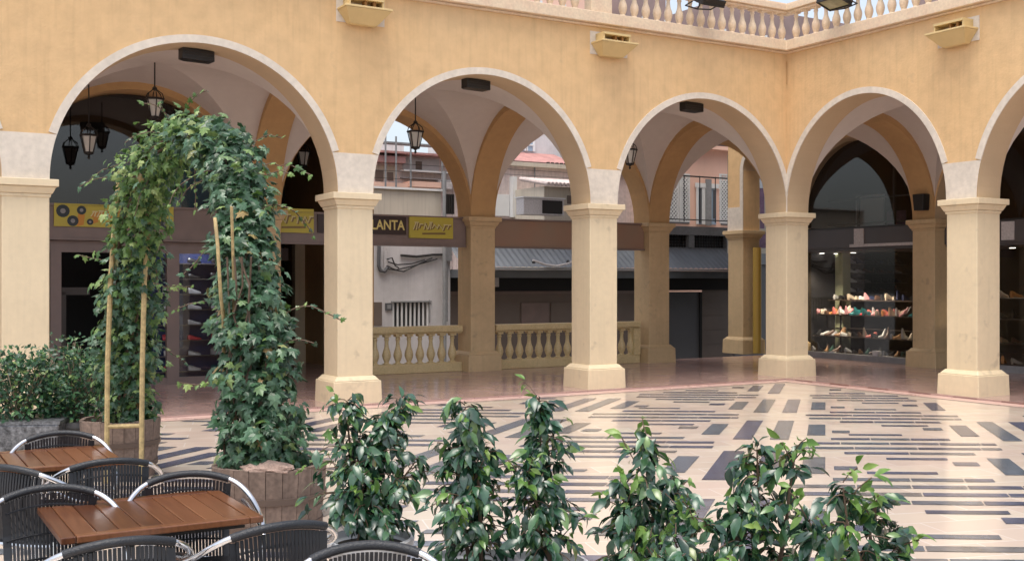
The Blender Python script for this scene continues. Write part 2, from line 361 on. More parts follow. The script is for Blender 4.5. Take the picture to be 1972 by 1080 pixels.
# ================================================================== ARCADE BUILDING
B = empty('arcade_building', W(0,0), A, 'ochre arcaded building with white trimmed round arches on cream pillars around the plaza', 'building')
def fr(axis):      # map (u along, d depth, z)
    if axis == 'x': return lambda u, d, z: (u, d, z)
    return lambda u, d, z: (d, u, z)
NS = 36
def archpts(uc, a, rz, zs, n=NS):
    return [(uc-a*math.cos(PI*i/n), zs+rz*math.sin(PI*i/n)) for i in range(n+1)]
def arch_wall(mb, axis, u0, u1, d0, d1, ztop, zs=ZS, rz=RZ, n=NS):
    p = fr(axis); pts = archpts((u0+u1)/2, (u1-u0)/2, rz, zs, n)
    for i in range(n):
        (a, za), (b, zb) = pts[i], pts[i+1]
        mb.quad(p(a,d0,za), p(b,d0,zb), p(b,d0,ztop), p(a,d0,ztop))
        mb.quad(p(a,d1,za), p(b,d1,zb), p(b,d1,ztop), p(a,d1,ztop))
        mb.cur = 1; mb.quad(p(a,d0,za), p(b,d0,zb), p(b,d1,zb), p(a,d1,za)); mb.cur = 0
def pier_wall(mb, axis, u0, u1, d0, d1, zs, ztop, ends=False):
    p = fr(axis)
    mb.quad(p(u0,d0,zs),p(u1,d0,zs),p(u1,d0,ztop),p(u0,d0,ztop)); mb.quad(p(u0,d1,zs),p(u1,d1,zs),p(u1,d1,ztop),p(u0,d1,ztop))
    mb.quad(p(u0,d0,zs),p(u1,d0,zs),p(u1,d1,zs),p(u0,d1,zs))
PX = [(-(i*(S+WP)+S+WP), -(i*(S+WP)+S)) for i in range(4)]      # P2, P1, P0, P-1
PY = [(-(i*(SR+WP)+SR+WP), -(i*(SR+WP)+SR)) for i in range(2)]
# facades
f = MB(); pier_wall(f,'x',0,WP,0,WP,ZS,ZTOP)
prev = 0
for a, b in PX: arch_wall(f,'x',b,prev,0,WP,ZTOP); pier_wall(f,'x',a,b,0,WP,ZS,ZTOP); prev = a
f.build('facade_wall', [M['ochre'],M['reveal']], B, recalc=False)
f = MB(); prev = 0
for a, b in PY: arch_wall(f,'y',b,prev,0,WP,ZTOP); pier_wall(f,'y',a,b,0,WP,ZS,ZTOP); prev = a
f.build('facade_wall', [M['ochre'],M['reveal']], B, recalc=False)
# transverse ribs, rear arches
def rib(axis, u0, u1, d0, d1, ztop=5.45, **k):
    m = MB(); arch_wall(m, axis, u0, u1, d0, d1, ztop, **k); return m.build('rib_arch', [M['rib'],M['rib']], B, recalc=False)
for a, b in [(0,WP)]+PX: rib('y', WP, DP, a, b)
for a, b in [(0,WP)]+PY: rib('x', WP, DP, a, b)
rear = MB(); prev = None
qx = [(DP,DP+WP),(0,WP)]+PX
for a, b in qx:
    pier_wall(rear,'x',a,b,DP,DP+WP,ZS,5.6)
    if prev is not None: arch_wall(rear,'x',b,prev,DP,DP+WP,5.6)
    prev = a
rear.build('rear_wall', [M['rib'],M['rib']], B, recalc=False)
rear = MB(); prev = DP
for a, b in [(0,WP)]+PY:
    pier_wall(rear,'y',a,b,DP,DP+WP,ZS,5.6); arch_wall(rear,'y',b,prev,DP,DP+WP,5.6); prev = a
# beyond the corner: short stilted arch to the gate pillar
G0 = 5.42
pier_wall(rear,'y',G0,G0+WP,DP,DP+WP,ZS,5.6)
hw = (G0-DP-WP)/2; arch_wall(rear,'y',DP+WP,G0,DP,DP+WP,5.6, zs=4.36, rz=hw)
for u in (DP+WP, G0):
    rear.quad((DP,u,ZS),(DP+WP,u,ZS),(DP+WP,u,4.36),(DP,u,4.36))
rear.build('rear_wall', [M['ochre'],M['reveal']], B, recalc=False)
t = MB(); p = fr('y')
ip = archpts((DP+WP+G0)/2, hw, hw, 4.36); op = archpts((DP+WP+G0)/2, hw+.1, hw+.1, 4.36)
ip = [(ip[0][0],3.5)]+ip+[(ip[-1][0],3.5)]; op = [(op[0][0],3.5)]+op+[(op[-1][0],3.5)]
for i in range(len(ip)-1):
    t.add([p(ip[i][0],DP-.015,ip[i][1]),p(op[i][0],DP-.015,op[i][1]),p(op[i+1][0],DP-.015,op[i+1][1]),p(ip[i+1][0],DP-.015,ip[i+1][1]),
           p(ip[i][0],DP+.01,ip[i][1]),p(op[i][0],DP+.01,op[i][1]),p(op[i+1][0],DP+.01,op[i+1][1]),p(ip[i+1][0],DP+.01,ip[i+1][1])],
          [(0,1,2,3),(0,4,5,1),(1,5,6,2),(2,6,7,3),(3,7,4,0)])
t.build('arch_trim', M['white_stone'], B)
blk = MB().box(DP-.012, DP+.01, G0, G0+WP, ZS, 3.5).box(DP+WP-.01,DP+WP+.012,G0,G0+WP,ZS,3.5); blk.build('white_block', M['white_stone'], B)
# vaults
def vault(x0, x1, y0, y1):
    cx, cy = (x0+x1)/2, (y0+y1)/2; ax, ay = (x1-x0)/2+.04, (y1-y0)/2+.04
    H = RZ+.12; m = MB(); n = 14; k = 24
    for side in range(4):
        vs = []
        for i in range(n+1):
            s_ = math.sin(PI/2*i/n)
            for j in range(k+1):
                t = math.sin(PI/2*(-1+2*j/k)); u = t*s_; v = s_ if side < 2 else -s_
                z = math.sqrt(max(0,1-u*u)); 
                x, y = (u, v) if side % 2 else (v, u)
                vs.append((cx+x*ax, cy+y*ay, ZS+H*z))
        m.add(vs, [(i*(k+1)+j,(i+1)*(k+1)+j,(i+1)*(k+1)+j+1,i*(k+1)+j+1) for i in range(n) for j in range(k)])
    m.build('vault', M['vault'], B, recalc=False, smooth=True)
prev = 0
for a, b in PX: vault(b, prev, WP, DP); prev = a
vault(WP, DP, WP, DP); prev = 0
for a, b in PY: vault(WP, DP, b, prev); prev = a
MB().prism([(-17,.1),(.1,.1),(.1,-7.6),(4.44,-7.6),(4.44,4.44),(-17,4.44)], 5.61, 5.70).build('roof_terrace', M['greystone'], B)
# trims and white blocks on the facades
ZB = 3.49
def trim(axis, u0, u1, lo, hi):
    m = MB(); p = fr(axis); uc = (u0+u1)/2; a = (u1-u0)/2; n = 44; w = .1
    th0 = math.asin((ZB-ZS)/RZ)
    tl = th0 if lo is None else 0; tr = PI-th0 if hi is None else PI
    pts = []
    for i in range(n+1):
        th = tl+(tr-tl)*i/n
        ui = uc-a*math.cos(th); zi = ZS+RZ*math.sin(th); uo = uc-(a+w)*math.cos(th); zo = ZS+(RZ+w)*math.sin(th)
        if lo is not None: uo = max(uo, lo)
        if hi is not None: uo = min(uo, hi)
        pts.append((ui,zi,uo,zo))
    for i in range(n):
        a0, b0 = pts[i], pts[i+1]
        m.add([p(a0[0],-.018,a0[1]),p(a0[2],-.018,a0[3]),p(b0[2],-.018,b0[3]),p(b0[0],-.018,b0[1]),
               p(a0[0],.004,a0[1]),p(a0[2],.004,a0[3]),p(b0[2],.004,b0[3]),p(b0[0],.004,b0[1])],
              [(0,1,2,3),(0,4,5,1),(1,5,6,2),(2,6,7,3),(3,7,4,0)])
    m.build('arch_trim', M['white_stone'], B)
prev = 0
for i, (a, b) in enumerate(PX): trim('x', b, prev, None, -.003 if i == 0 else None); prev = a
prev = 0
for i, (a, b) in enumerate(PY): trim('y', b, prev, None, -.003 if i == 0 else None); prev = a
def block(axis, u0, u1, aL, aR):     # between two arches with half spans
    m = MB(); p = fr(axis); n = 8; L_ = []; R_ = []
    for i in range(n+1):
        z = ZS+(ZB-ZS)*i/n; k = math.sqrt(1-((z-ZS)/RZ)**2)
        L_.append((u0-aL*(1-k), z)); R_.append((u1+aR*(1-k), z))
    for i in range(n):
        q = [L_[i], R_[i], R_[i+1], L_[i+1]]
        m.quad(*[p(u,-.012,z) for u,z in q])
    m.quad(p(L_[n][0],-.012,ZB),p(R_[n][0],-.012,ZB),p(R_[n][0],0,ZB),p(L_[n][0],0,ZB))
    m.build('white_block', M['white_stone'], B, recalc=False)
for a, b in PX: block('x', a, b, S/2, S/2)
for a, b in PY: block('y', a, b, SR/2, SR/2)
# pillars
def pillar(x0, y0):
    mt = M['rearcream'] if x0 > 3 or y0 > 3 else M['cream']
    P = MB().box(x0,x0+WP,y0,y0+WP,.30,2.80).build('pillar', mt, B, bevel=.012)
    c = MB(); e = lambda d: (x0-d,x0+WP+d,y0-d,y0+WP+d)
    c.frus(e(.012),e(.02),2.725,2.765); c.frus(e(.03),e(.07),2.767,2.85); c.frus(e(.095),e(.095),2.852,2.94)
    c.build('capital', mt, P, bevel=.008)
    b = MB(); b.frus(e(.10),e(.09),.0,.335); b.frus(e(.075),e(.02),.337,.40)
    b.build('base', mt, P, bevel=.012)
    return P
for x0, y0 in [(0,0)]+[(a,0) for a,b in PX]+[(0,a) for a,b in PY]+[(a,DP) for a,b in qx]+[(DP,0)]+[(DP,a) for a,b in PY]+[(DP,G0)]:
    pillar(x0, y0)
# cornice
co = MB(); d = .05
co.prism([(-17,-d),(-d,-d),(-d,-7.7),(.3,-7.7),(.3,.3),(-17,.3)], 5.731, 5.765)
d = .13
co.prism([(-17,-d),(-d,-d),(-d,-7.7),(.4,-7.7),(.4,.4),(-17,.4)], 5.767, 5.945)
co.build('cornice', M['balustrade'], B, bevel=.01)
MB().box(-.02,-.004,-.02,-.004,5.2,5.6).build('drain_pipe', M['rib'], B)

# roof balustrade
RB = empty('roof_balustrade', W(0,0,5.945), A, 'cream stone balustrade with a bent corner along the top of the ochre wall', 'balustrade')
bp_ = MB().lathe([(.045,.0),(.05,.02),(.04,.04),(.062,.10),(.072,.15),(.066,.20),(.04,.27),(.031,.34),(.030,.38),(.042,.41),(.034,.43),(.045,.46)], n=12).box(-.06,.06,-.06,.06,-.004,.015).box(-.055,.055,-.055,.055,.455,.482)
proto = bp_.build('baluster', M['balustrade'], RB, smooth=True)
first = True
def put(x, y):
    global first
    o = proto if first else proto.copy()
    if not first: COL.objects.link(o); o.parent = RB
    first = False; o.location = (x, y, .02); o.rotation_euler.z = R.choice((0, PI/2, PI))
YB = .06
x = -.06
while x > -6.2:
    if not (-4.3 < x < -3.75): put(x, YB)
    x -= .232
y = -.17
while y > -5.0:
    if not (-3.95 < y < -3.35): put(YB, y)
    y -= .232
def lsh(m, d0, d1, z0, z1): m.prism([(-9,YB-d0),(YB-d0,YB-d0),(YB-d0,-7.5),(YB+d1,-7.5),(YB+d1,YB+d1),(-9,YB+d1)], z0, z1)
m = MB(); lsh(m,.08,.08,0,.02); m.build('bottom_rail', M['balustrade'], RB)
m = MB(); lsh(m,.09,.09,.50,.54); lsh(m,.14,.14,.542,.64); lsh(m,.11,.11,.642,.67); m.build('top_rail', M['balustrade'], RB, bevel=.008)
for bx in ((-4.22,-3.82,YB-.1,YB+.1),(YB-.1,YB+.1,-3.86,-3.42)):
    MB().box(bx[0],bx[1],bx[2],bx[3],.02,.5).build('pedestal', M['balustrade'], RB, bevel=.01)

# wall sconces
def sconce(loc, rz, label):
    o = empty('wall_sconce', loc, rz, label, 'wall lamp', 'ochre uplight sconces under the cornice')
    MB().box(-.36,.36,-.012,.0,-.17,.19).build('back_plate', M['white_stone'], o)
    b = MB(); b.frus((-.20,.20,-.12,-.012),(-.34,.34,-.32,-.012),-.20,-.02); b.box(-.35,.35,-.33,-.012,-.018,.012); b.build('bowl', M['sconce'], o, bevel=.006)
    h = MB(); h.box(-.26,.26,-.24,-.012,.115,.15); h.box(-.26,-.235,-.23,-.012,.014,.113); h.box(.235,.26,-.23,-.012,.014,.113); h.build('hood', M['sconce'], o)
    v = MB(); v.box(-.02,.02,-.2,-.1,.014,.113); v.box(.11,.15,-.2,-.1,.014,.113); v.build('vent', M['sconce_dark'], o)
def wxz(px, py, y=0): return pxy(px, y), pz(px, py, y)
x, z = wxz(694, 24); sconce(W(x,0,z), A, 'ochre wall sconce highest up, left of the balustrade end')
x, z = wxz(1172, 88); sconce(W(x,0,z), A, 'ochre wall sconce above the pillar between second and third arch')
y = pyx(1846, 0); Yv = KY+SA*0+CA*y; sconce(W(0,y,1.7-(64-HY)/F*Yv), A-PI/2, 'ochre wall sconce on the right wing, right of the wall corner')

# floodlights clamped to the roof rail
def flood(loc, rz, tilt, label):
    o = empty('floodlight', loc, rz, label, 'floodlight', 'black floodlights on the roof rail')
    q = empty('lamp_head', (0,-.28,.02), 0); 
    COL.objects.unlink(q); bpy.data.objects.remove(q)
    rot = Matrix.Rotation(tilt, 4, 'X'); T = Matrix.Translation((0,-.26,.06)) @ rot
    def bx(m, *a):
        n0 = len(m.v); m.box(*a); m.v[n0:] = [tuple(T @ Vector(v)) for v in m.v[n0:]]
    b = MB(); bx(b,-.24,.24,-.17,.17,.0,.09); bx(b,-.15,.15,-.12,.12,.09,.15); bx(b,-.24,.24,-.17,-.145,-.03,0); bx(b,-.24,.24,.145,.17,-.03,0); bx(b,-.24,-.215,-.145,.145,-.03,0); bx(b,.215,.24,-.145,.145,-.03,0)
    b.build('housing', M['black'], o, bevel=.008)
    gl = MB(); bx(gl,-.21,.21,-.14,.14,-.012,-.003); gl.build('glass', mat_floodglass, o)
    br = MB(); br.tube([(0,.10,.42),(0,-.02,.34),(0,-.06,.05),(0,0,0)],.015,6); br.tube([(-.27,-.2,.05),(-.27,-.02,.02),(0,0,.0),(.27,-.02,.02),(.27,-.2,.05)],.012,6); br.build('bracket', M['black'], o)
mat_floodglass = mat('floodlight_glass', (.30,.30,.17), .12, var=.4, vscale=8)
x = pxy(1352, -.2); flood(W(x,-.08,6.25), A, math.radians(28), 'black floodlight on the rail above the third arch')
y = pyx(1618, -.2); flood(W(-.08,y,6.23), A-PI/2, math.radians(-18), 'black floodlight on the rail right of the wall corner')

# dark speaker boxes under the arch crowns
def spk(loc, rz, label):
    o = empty('speaker_box', loc, rz, label, 'speaker', 'dark boxes under the arch crowns')
    m = MB(); m.prism([(-.22,-.09),(.22,-.09),(.22,.12),(-.14,.12),(-.22,.06)],-.05,.09); m.build('cabinet', M['black'], o, bevel=.006)
    m = MB()
    for k in range(3): m.box(-.2,.2,-.096,-.0905,-.04+k*.04,-.012+k*.04)
    m.build('grille', M['iron'], o)
    MB().tube([(0,0,.09),(0,0,.22)],.015,6).build('bracket', M['iron'], o)
prev = 0
for i, (a, b) in enumerate(PX[:3]):
    uc = (prev+b)/2; spk(W(uc+.02,.42,4.685), A+.12, ['dark speaker box under the crown of the arch left of the wall corner','dark speaker box under the crown of the second arch from left','dark speaker box under the crown of the arch behind the ivy'][i]); prev = a

# lanterns
def lantern(label):
    o = empty('hanging_lantern', (0,0,0), 0, label, 'lantern', 'iron lanterns hanging from the vaults')
    MB().tube([(0,0,.55),(0,0,1.3)],.012,8).lathe([(.05,1.28),(.05,1.31)]).build('rod', M['iron'], o)
    f_ = MB(); f_.lathe([(.03,.50),(.045,.53),(.02,.56)],n=8); f_.lathe([(.155,.335),(.165,.345),(.165,.365),(.15,.37)],n=6)
    for k in range(6):
        a = PI/3*k; c, s_ = math.cos(a), math.sin(a)
        f_.tube([(c*.145,s_*.145,.345),(c*.075,s_*.075,.05)],.010,5)
        f_.tube([(c*.15,s_*.15,.36),(c*.125,s_*.125,.44),(c*.03,s_*.03,.51)],.009,5)
    f_.lathe([(.08,.03),(.085,.06),(.07,.07)],n=6); f_.lathe([(.01,-.06),(.025,-.03),(.012,0),(.05,.03)],n=8); f_.build('frame', M['iron'], o)
    MB().lathe([(.068,.07),(.128,.335)],n=6).build('pane', M['lampglass'], o)
    return o
l0 = lantern('iron lantern hanging in the second arch, against the houses')
bays = [((b+pv)/2) for pv,(a,b) in zip([0]+[q[0] for q in PX], PX)]
def lan(px, ytop, ybot, y, label):
    o = l0 if label is None else copy_tree(l0)
    if label: o['label'] = label
    o.location = W(pxy(px,y), y, pz(px,ybot,y)+.06); o.scale = (.88,.88,.88)
lan(800,192,297, 2.2, None)
lan(298,125,240, 2.2, 'iron lantern hanging on a long rod above the ivy arch')
lan(1213,280,327, 2.2, 'iron lantern hanging in the third arch beside its left trim')
lan(171,195,308, 3.4, 'dark iron lantern hanging left of the ivy arch before the shop')
lan(584,250,330, 5.6, 'dark iron lantern hanging in the passage behind the first full pillar')
# loudspeaker on rear right pillar
o = empty('loudspeaker', W(DP-.03,.2,3.27), A-PI/2, 'small black loudspeaker on the rear arch above the right back pillar', 'speaker')
MB().frus((-.11,.11,-.2,-.02),(-.13,.13,-.22,-.02),-.16,.16).build('cabinet', M['black'], o, bevel=.01)
MB().box(-.03,.03,-.02,.03,-.05,.05).build('bracket', M['iron'], o)
# ================================================================== LOWER BALUSTRADES BETWEEN THE REAR PILLARS
def lowbal(x0, x1, y, label, post):
    o = empty('stone_balustrade', W(x0,y,.03), A, label, 'balustrade', 'stone balustrades between the rear pillars')
    L_ = x1-x0
    MB().box(0,L_,-.1,.1,0,.17).build('bottom_rail', M['balustrade_low'], o, bevel=.01)
    MB().box(0,L_,-.09,.09,.715,.745).box(0,L_,-.13,.13,.747,.86).build('top_rail', M['balustrade_low'], o, bevel=.01)
    b = MB().lathe([(.05,.0),(.055,.02),(.04,.04),(.066,.10),(.082,.16),(.07,.23),(.042,.31),(.034,.39),(.036,.43),(.048,.46),(.036,.48),(.05,.51)], n=12).box(-.06,.06,-.06,.06,-.005,.015).box(-.06,.06,-.06,.06,.505,.545)
    pr = b.build('baluster', M['balustrade_low'], o, smooth=True); pr.location = (.14,0,.17)
    x = .37
    while x < L_-.08:
        c = pr.copy(); COL.objects.link(c); c.parent = o; c.location = (x,0,.17); x += .225
    if post: MB().box(L_-.16,L_+.0,-.12,.12,.17,.715).build('post', M['balustrade_low'], o, bevel=.01)
lowbal(-6.2, -S-WP-.1, 4.2, 'stone balustrade below the yellow sign, in front of the white house', False)
lowbal(-S+.1, -.12, 4.2, 'stone balustrade in front of the grey awning and brown shutters', True)

# ================================================================== FASCIA BANDS WITH SIGNS
def fascia(x0, x1, m, label, z0=2.40, z1=2.90):
    o = empty('sign_fascia', W(0,4.1,0), A, label, 'fascia', None)
    MB().box(x0,x1,0,.12,z0,z1).build('panel', m, o)
    MB().box(x0,x1,-.04,.16,z1+.002,z1+.035).build('top_rail', M['mauveframe'], o)
    MB().box(x0,x1,-.03,.15,z0-.032,z0-.002).build('bottom_rail', M['mauveframe'], o)
    return o
P2, P1, P0, PM = PX
fascia(PM[1]+.02, P0[0]-.02, M['brownfascia'], 'brown fascia band at the far left behind the left pillar')
fascia(P0[1]+.02, P1[0]-.02, M['mauveframe'], 'mauve brown fascia band over the shop front behind the ivy')
fascia(P1[1]+.02, P2[0]-.02, M['mauveframe'], 'brown fascia band carrying the dark board and two yellow signs')
fascia(P2[1]+.02, -.02, M['brownfascia'], 'plain brown fascia band above the balustrade in front of the awning')
YS = 4.1
def signboard(px0, px1, py0, py1, m, label, cat='sign', name='shop_sign'):
    x0, x1 = pxy(px0,YS-.03), pxy(px1,YS-.03); xm = (x0+x1)/2
    z1, z0 = pz(px0,py0,YS-.03), pz(px1,py1,YS-.03)
    o = empty(name, W(xm, YS-.005, (z0+z1)/2), A, label, cat)
    w, h = (x1-x0)/2, (z1-z0)/2
    MB().box(-w,w,-.035,0,-h,h).build('board', m, o)
    return o, w, h
o, w, h = signboard(612,782,413,452,M['signdark'],'dark brown hanging board lettered PLANTA in gold')
tx = text_obj('lettering', 'PLANTA', .25, M['gold'], o, (w-.42,-.037,-.0), bold=.004, sx=.82)
def scrawl(o, w, h, ml, seed, x0=-.85, x1=.8):
    # stylised slanted brand lettering that cannot be read in the photograph: pale strokes over a brown shadow
    for nm, mm, off, yy, t_ in (('letter_shadow', ml, .014, -.0385, .034), ('lettering', M['signpale'], 0, -.042, .02)):
        r = random.Random(seed); m = MB(); x = x0*w; n = 0
        while x < x1*w:
            c = r.uniform(.04,.075); zt = h*r.uniform(.30,.6)-off; zb = -h*r.uniform(.05,.25)-off; s_ = r.uniform(.03,.06)
            def stroke(xa, za, xb, zb_):
                m.add([(xa,yy,za),(xa+t_,yy,za),(xb+t_,yy,zb_),(xb,yy,zb_)],[(0,1,2,3)])
            stroke(x+off,zb,x+s_+off,zt)
            kk = r.randint(0,3)
            if kk == 0: stroke(x+c+off,zb,x+c+s_*.4+off,zt)
            if kk == 1: stroke(x+c+s_+off,zb,x+s_*.6+off,zt)
            if kk != 1: m.quad((x+s_*.6+off,yy-.0003,zt-t_),(x+s_+c+off,yy-.0003,zt-t_),(x+s_+c+off,yy-.0003,zt),(x+s_*.6+off,yy-.0003,zt))
            x += c+r.uniform(.03,.05); n += 1
        if off: m.quad((x0*w*.5,yy,-h*.66),(x1*w*.8,yy,-h*.62),(x1*w*.8,yy,-h*.42),(x0*w*.5,yy,-h*.5))
        m.build(nm, mm, o, recalc=False)
o, w, h = signboard(516,604,400,449,M['yellow'],'yellow sign with slanted brown lettering right of the ivy'); scrawl(o,w,h,M['signbrown'],2)
o, w, h = signboard(788,872,417,460,M['yellow'],'yellow sign with brown lettering right of the dark PLANTA board'); scrawl(o,w,h,M['signbrown'],5)
o, w, h = signboard(104,334,391,441,M['yellow'],'long yellow printed sign with dark wheels, left behind the ivy')
for cx_, cz_, r_ in ((-.86,.06,.10),(-.70,-.09,.085),(-.56,.08,.07),(-.42,-.1,.05),(.86,-.1,.09),(.80,.08,.05)):
    n = 14; d = MB(); d.add([(cx_*w+r_*math.cos(2*PI*k/n),-.040,cz_+r_*math.sin(2*PI*k/n)) for k in range(n)],[tuple(range(n))])
    wl = d.build('printed_wheel', M['darkgreen'], o, recalc=False)
    d = MB(); d.add([(cx_*w+r_*.4*math.cos(2*PI*k/n),-.0412,cz_+r_*.4*math.sin(2*PI*k/n)) for k in range(n)],[tuple(range(n))]); d.build('wheel_hub', M['greystone'], wl, recalc=False)
for cx_, cz_, ww in ((-.58,-.05,.05),(-.33,.0,.04),(.66,.02,.06)):
    d = MB(); d.quad((cx_*w-ww,-.039,cz_-.13),(cx_*w+ww,-.039,cz_-.1),(cx_*w+ww*1.4,-.039,cz_+.06),(cx_*w-ww*.6,-.039,cz_+.08)); d.build('printed_patch', M['orange'], o, recalc=False)
scrawl(o,w,h,M['orange'],9,-.42,.55)

# ================================================================== SHOP BEHIND THE IVY ARCH (left)
sh = empty('sports_shop', W(0,4.2,0), A, 'dark shop with brown framed glass front behind the ivy arch', 'shop')
x0, x1 = -20, P1[0]+.1
r_ = MB(); 
r_.box(x0,x1,4.5,4.6,0.03,5.5); r_.box(x0-.1,x0,.25,4.6,.03,5.5); r_.box(x1,x1+.12,.25,4.6,.03,5.5); r_.box(x0,x1,.25,4.5,5.4,5.5)
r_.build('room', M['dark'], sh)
def jamb(px, w): 
    x = pxy(px,4.2); return x-w/2, x+w/2
fr_ = MB()
for px, w in ((108,.16),(334,.2),(440,.1),(225,.05)):
    a, b = jamb(px, w); fr_.box(a,b,.02,.12,.03,2.36)
fr_.box(P0[1]+.03,P1[0]-.03,.03,.11,2.18,2.362); fr_.box(pxy(300,4.2),P1[0]-.03,.03,.11,.03,.13)
fr_.build('shop_frame', M['mauveframe'], sh)
a, b = pxy(334,4.2)+.1, P1[0]-.05
MB().box(a,b,.06,.07,.13,2.18).build('glass_pane', M['glass'], sh)
MB().box(P0[1]+.02,P1[0]-.02,.06,.07,2.94,4.75).build('upper_glass', M['glass'], sh)
rd = MB(); a, b = jamb(128, .14); rd.box(a,b,.5,.62,.03,1.55); rd.box(a-.05,a+.5,.5,.62,1.5,1.62); rd.build('counter_frame', M['darkbrown'], sh)
# display shelf wall with trainers
dw = empty('shoe_display', W(pxy(380,5.2),5.2,.03), A, 'navy shelf wall of sports shoes behind the shop glass', 'display shelf')
MB().box(-.75,.75,.2,.26,0,2.2).build('back_panel', M['navy'], dw)
for k in range(8): MB().box(-.7,.7,.02,.198,.10+k*.27,.118+k*.27).build('shelf', M['greyfascia'], dw)
def shoe(name='shoe', heel=.02, boot=False):
    m = MB(); secs = []
    L_ = .27
    for t, w, h in ((0,.030,.085 if not boot else .20),(.12,.036,.095 if not boot else .21),(.3,.038,.085 if not boot else .15),(.5,.040,.065),(.7,.046,.05),(.88,.040,.038),(1,.016,.022)):
        secs.append((t*L_-L_/2, w, h, heel*max(0,1-t*1.6)))
    vs = []; fs = []; n = 8
    for x, w, h, z in secs:
        for j in range(n):
            th = PI*j/(n-1); vs.append((x, -w*math.cos(th), z+.018+h*math.sin(th)))
    for i in range(len(secs)-1):
        for j in range(n-1): fs.append((i*n+j,i*n+j+1,(i+1)*n+j+1,(i+1)*n+j))
    fs += [tuple(range(n)), tuple((len(secs)-1)*n+j for j in range(n))]
    m.add(vs, fs)
    for i in range(len(secs)-1):
        (xa,wa,_,za),(xb,wb,_,zb) = secs[i], secs[i+1]
        m.add([(xa,-wa*1.08,za),(xa,wa*1.08,za),(xb,wb*1.08,zb),(xb,-wb*1.08,zb),(xa,-wa*1.08,za+.019),(xa,wa*1.08,za+.019),(xb,wb*1.08,zb+.019),(xb,-wb*1.08,zb+.019)],[(0,1,2,3),(4,5,6,7),(0,3,7,4),(1,2,6,5),(0,1,5,4),(3,2,6,7)])
    if heel > .04: m.box(-L_/2+.005,-L_/2+.05,-.022,.022,0,heel+.01); m.v = [(x,y,z+(heel if 0 else 0)) for x,y,z in m.v]
    me = m.build(name, M['white'], smooth=True); me_d = me.data; bpy.data.objects.remove(me); return me_d
SHOE = [shoe(heel=.01), shoe(heel=.05), shoe(heel=.02, boot=True)]
def shoem(n, c, r=.4): 
    k = 'shoe_'+n
    if k not in M: M[k] = mat(k, c, r)
    return M[k]
SC = {'white':(.6,.6,.58),'pale grey':(.35,.35,.36),'red':(.45,.04,.05),'coral':(.62,.17,.14),'pink':(.62,.30,.32),'teal':(.01,.14,.15),'tan':(.35,.2,.1),'black':(.015,.014,.014),'brown':(.10,.05,.03),'beige':(.5,.42,.32),'orange':(.6,.25,.06),'dark green':(.02,.07,.05),'navy':(.02,.03,.08)}
SM = {}; rs = random.Random(3)
def put_shoe(kind, color, loc, rz, label, group, tilt=0):
    k = (kind, color)
    if k not in SM:
        me = SHOE[kind].copy(); me.materials.clear(); me.materials.append(shoem(color.replace(' ','_'), SC[color])); SM[k] = me
    o = bpy.data.objects.new('shoe', SM[k]); COL.objects.link(o); o.location = loc; o.rotation_euler = (0,tilt,rz); k_ = rs.uniform(.78,1.0); o.scale = (k_,k_,k_*rs.uniform(.8,1.1))
    return tag(o, label, 'shoe', group)
grp = 'sports shoes on the navy shelf wall'
rows = ['black','black','pale grey','pale grey','pale grey','red','white','red']
for k in range(8):
    for q in range(3):
        c = rows[7-k] if k else ('red','white','teal')[q]
        if k == 1 and q == 2: c = 'pale grey'
        p_ = W(pxy(380,5.2)-.45+q*.42, 5.28, .03+.12+k*.27)
        put_shoe(0, c, p_, A+(.15 if q % 2 else -.1), f'{c} sports shoe on the navy shelf wall behind the ivy', grp)
for px, x_, y_ in ((386,0,4.95),(150,0,5.6)):  # both spots are added to brighten the dark shop interior
    so = empty('ceiling_or_added_spot', W(pxy(px,y_),y_,2.62), A, 'added spot lamp brightening the navy shoe wall' if px == 386 else 'added spot lamp brightening the doorway of the left shop', 'ceiling light', 'added fill spots in the left shop')
    MB().tube([(0,0,.0),(0,0,.5)],.01,6).build('stem', M['iron'], so); MB().lathe([(.03,.12),(.06,.1),(.065,.0),(.055,.0)],n=14).build('shade', M['black'], so); MB().lathe([(.05,.004),(.05,.012)],n=14).build('lens', M['spot'], so)
    ld = bpy.data.lights.new('spot_light','SPOT'); ld.energy = 40 if px == 386 else 14; ld.color = (.9,.93,1); ld.shadow_soft_size = .05; ld.spot_size = math.radians(130); ld.spot_blend = .6
    lo = bpy.data.objects.new('spot_light', ld); COL.objects.link(lo); lo.parent = so; lo.location = (0,0,-.02)
# teal poster in the upper window
ps = MB().box(-.42,.42,0,.03,-.6,.6).build('window_poster', M['teal'], loc=W(pxy(355,4.6),4.6,3.35), rz=A); tag(ps, 'dark blue and teal poster in the arched shop window', 'poster')
# passage beside the shop
pa = empty('passage', W(0,4.5,0), A, 'dim brown passage running back beside the left shop', 'passage')
xa, xb = P1[0]+.3, -6.08
MB().box(xb,xb+.12,-.02,4.75,.03,5.5).build('side_wall', M['rib'], pa)
MB().box(xa-.17,xa-.005,-.02,4.6,.03,5.5).build('side_wall', M['darkbrown'], pa)
MB().box(xa,xb,.0,4.6,5.3,5.4).build('ceiling', M['darkbrown'], pa)
MB().box(xa-.4,xb+.12,4.601,4.7,.03,5.5).build('end_wall', M['dark'], pa)
m = MB(); m.box(xa,xa+.55,3.7,3.8,.03,2.5); m.box(xa+.55,xb-.42,3.7,3.8,2.15,2.5); m.build('door_frame', M['dark'], pa)
MB().box(xb-.48,xb-.40,3.62,3.8,.03,2.5).build('door_jamb', M['darkbrown'], pa)
MB().box(xb-.8,xb-.48,3.68,3.72,.6,2.1).build('door_leaf', M['greyfascia'], pa)
MB().box(xb-.22,xb-.005,3.3,3.5,.03,2.75).box(xb-.26,xb-.004,3.26,3.54,.03,.4).build('pilaster', M['cream'], pa)
